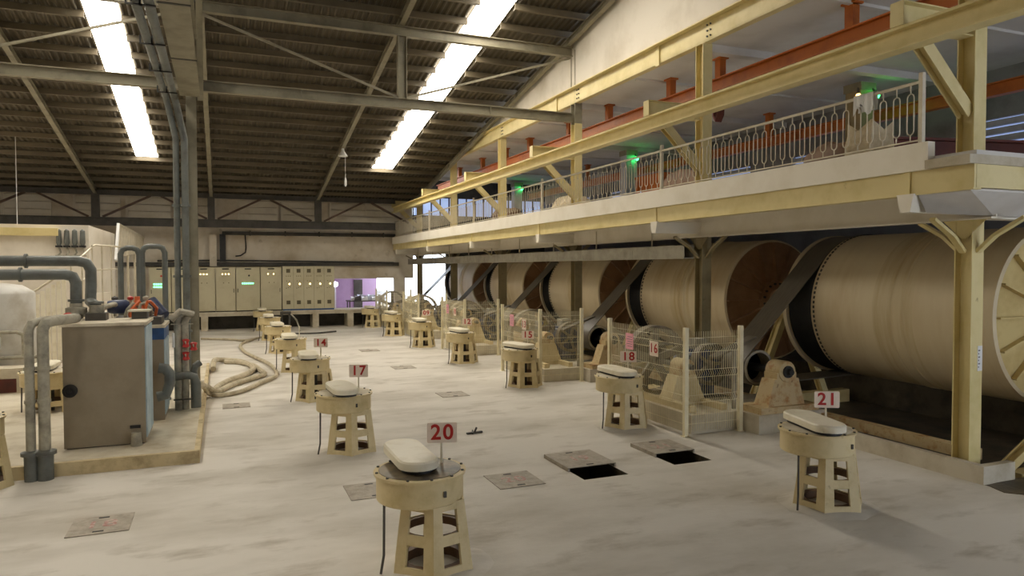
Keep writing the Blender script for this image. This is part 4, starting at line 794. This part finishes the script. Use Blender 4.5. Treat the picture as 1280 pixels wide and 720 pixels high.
def copy_drive(roots, k, Yk):
    nm = ['nearest', 'second', 'third', 'fourth', 'farthest'][k]
    for r in roots:
        c = copytree(r); c.location.y = Yk; c['label'] = r['label'].replace('nearest', nm)
roots = [o for o in C.objects if o.parent is None]
make_drive(0, 7.75); roots = [o for o in C.objects if o.parent is None and o not in roots]
for k in range(1, 5): copy_drive(roots, k, [7.75, 14.45, 20.9, 27.35, 33.8][k])
# fences
def wires(mb, a, b, z0, z1, step, nrm):
    a = Vector(a); b = Vector(b); L_ = (b-a).length; n = int(L_/step); r = .0052
    folds = [z0+.15, z0+.62, z0+1.1, z0+1.58, z1-.12]
    zs = [(z0, 0)]
    for fz in folds[1:4]: zs += [(fz-.07, 0), (fz, .045), (fz+.07, 0)]
    zs.append((z1, 0)); nv = Vector(nrm)
    for i in range(n+1):
        p = a.lerp(b, i/n); mb.tube([p+nv*o_+Vector((0, 0, z)) for z, o_ in zs], r, 3, False)
    for fz in folds:
        for dz in ((-.07, .07) if fz in folds[1:4] else (0,)): mb.tube([a+Vector((0, 0, fz+dz)), b+Vector((0, 0, fz+dz))], r, 3, False)
    return mb
def make_fence(t):
    xa, xb, ya, yb = 8.08, 9.36, 3.38, 6.2
    for X, Y in ((xa, ya), (xb, ya), (xa, yb)): pst = MB().box((X-.04, Y-.04, .0), (X+.04, Y+.04, 2.06)).build('post', WIRE, t, local=True); MB().box((X-.07, Y-.07, 0), (X+.07, Y+.07, .012)).build('foot_plate', WIRE, pst, local=True)
    wires(MB(), (xa+.04, ya, 0), (xb-.04, ya, 0), .08, 1.98, .05, (0, -1, 0)).build('wire_mesh', WIRE, t, kind='stuff', local=True); wires(MB(), (xa, ya+.04, 0), (xa, yb-.04, 0), .08, 1.98, .05, (-1, 0, 0)).build('wire_mesh', WIRE, t, kind='stuff', local=True)
src = None
for k in range(5):
    Yk = [7.75, 14.35, 20.85, 27.3, 33.75][k]
    t = thing('wire_fence', 'cream wire mesh fence around the %s mill drive' % ['nearest', 'second', 'third', 'fourth', 'farthest'][k], 'fence', (0, Yk, 0), 'wire fences around the drives')
    if k == 0: make_fence(t); src = t
    else:
        for ch in src.children: copytree(ch, t)
    if k < 3:
        n = thing('paper_notice', ['pink paper notice on the nearest wire fence', 'pink paper notice on the second wire fence', 'pink paper notice on the third wire fence'][k], 'notice', (8.02, Yk+5.35, 1.6)); q = MB().box((8.015, Yk+5.12, 1.46), (8.02, Yk+5.42, 1.8)).build('sheet', PINK, n)
        d = MB()
        for j in range(5): d.box((8.0135, Yk+5.16, 1.52+j*.05), (8.0148, Yk+5.34+.04*(j % 2), 1.53+j*.05))
        d.build('printed_line', INK, q, kind='stuff')
        s = thing('number_plate', 'small white plate reading %s on the %s wire fence' % (['16', '13', '10'][k], ORD[k]), 'sign', (8.03, Yk+4.75, 1.6)); MB().box((8.012, Yk+4.2, 1.42), (8.018, Yk+4.5, 1.72)).build('plate', SIGN, s)
        text(['16', '13', '10'][k], .26, REDT, (8.008, Yk+4.35, 1.57), (PI/2, 0, -PI/2), s)
# duct along the columns under the balcony
t = thing('cable_duct', 'long galvanised cable duct hung under the balcony', 'duct', (10.2, 27, 3.5)); MB().box((10.06, 13.95, 3.40), (10.34, 40.5, 3.43)).box((10.06, 13.95, 3.43), (10.08, 40.5, 3.70)).box((10.32, 13.95, 3.43), (10.34, 40.5, 3.70)).build('tray', GALV, t); MB().box((10.05, 13.95, 3.70), (10.35, 40.5, 3.715)).build('lid', GALV, t)
for q in range(9): MB().cyl((10.2, 15.5+q*2.9, 3.71), (10.2, 15.5+q*2.9, 4.25), .02, 6).build('hanger', RAIL, t)
for q in range(9): MB().box((10.05, 16.2+q*2.9, 3.39), (10.055, 16.24+q*2.9, 3.72)).build('joint_strip', GALV, t)
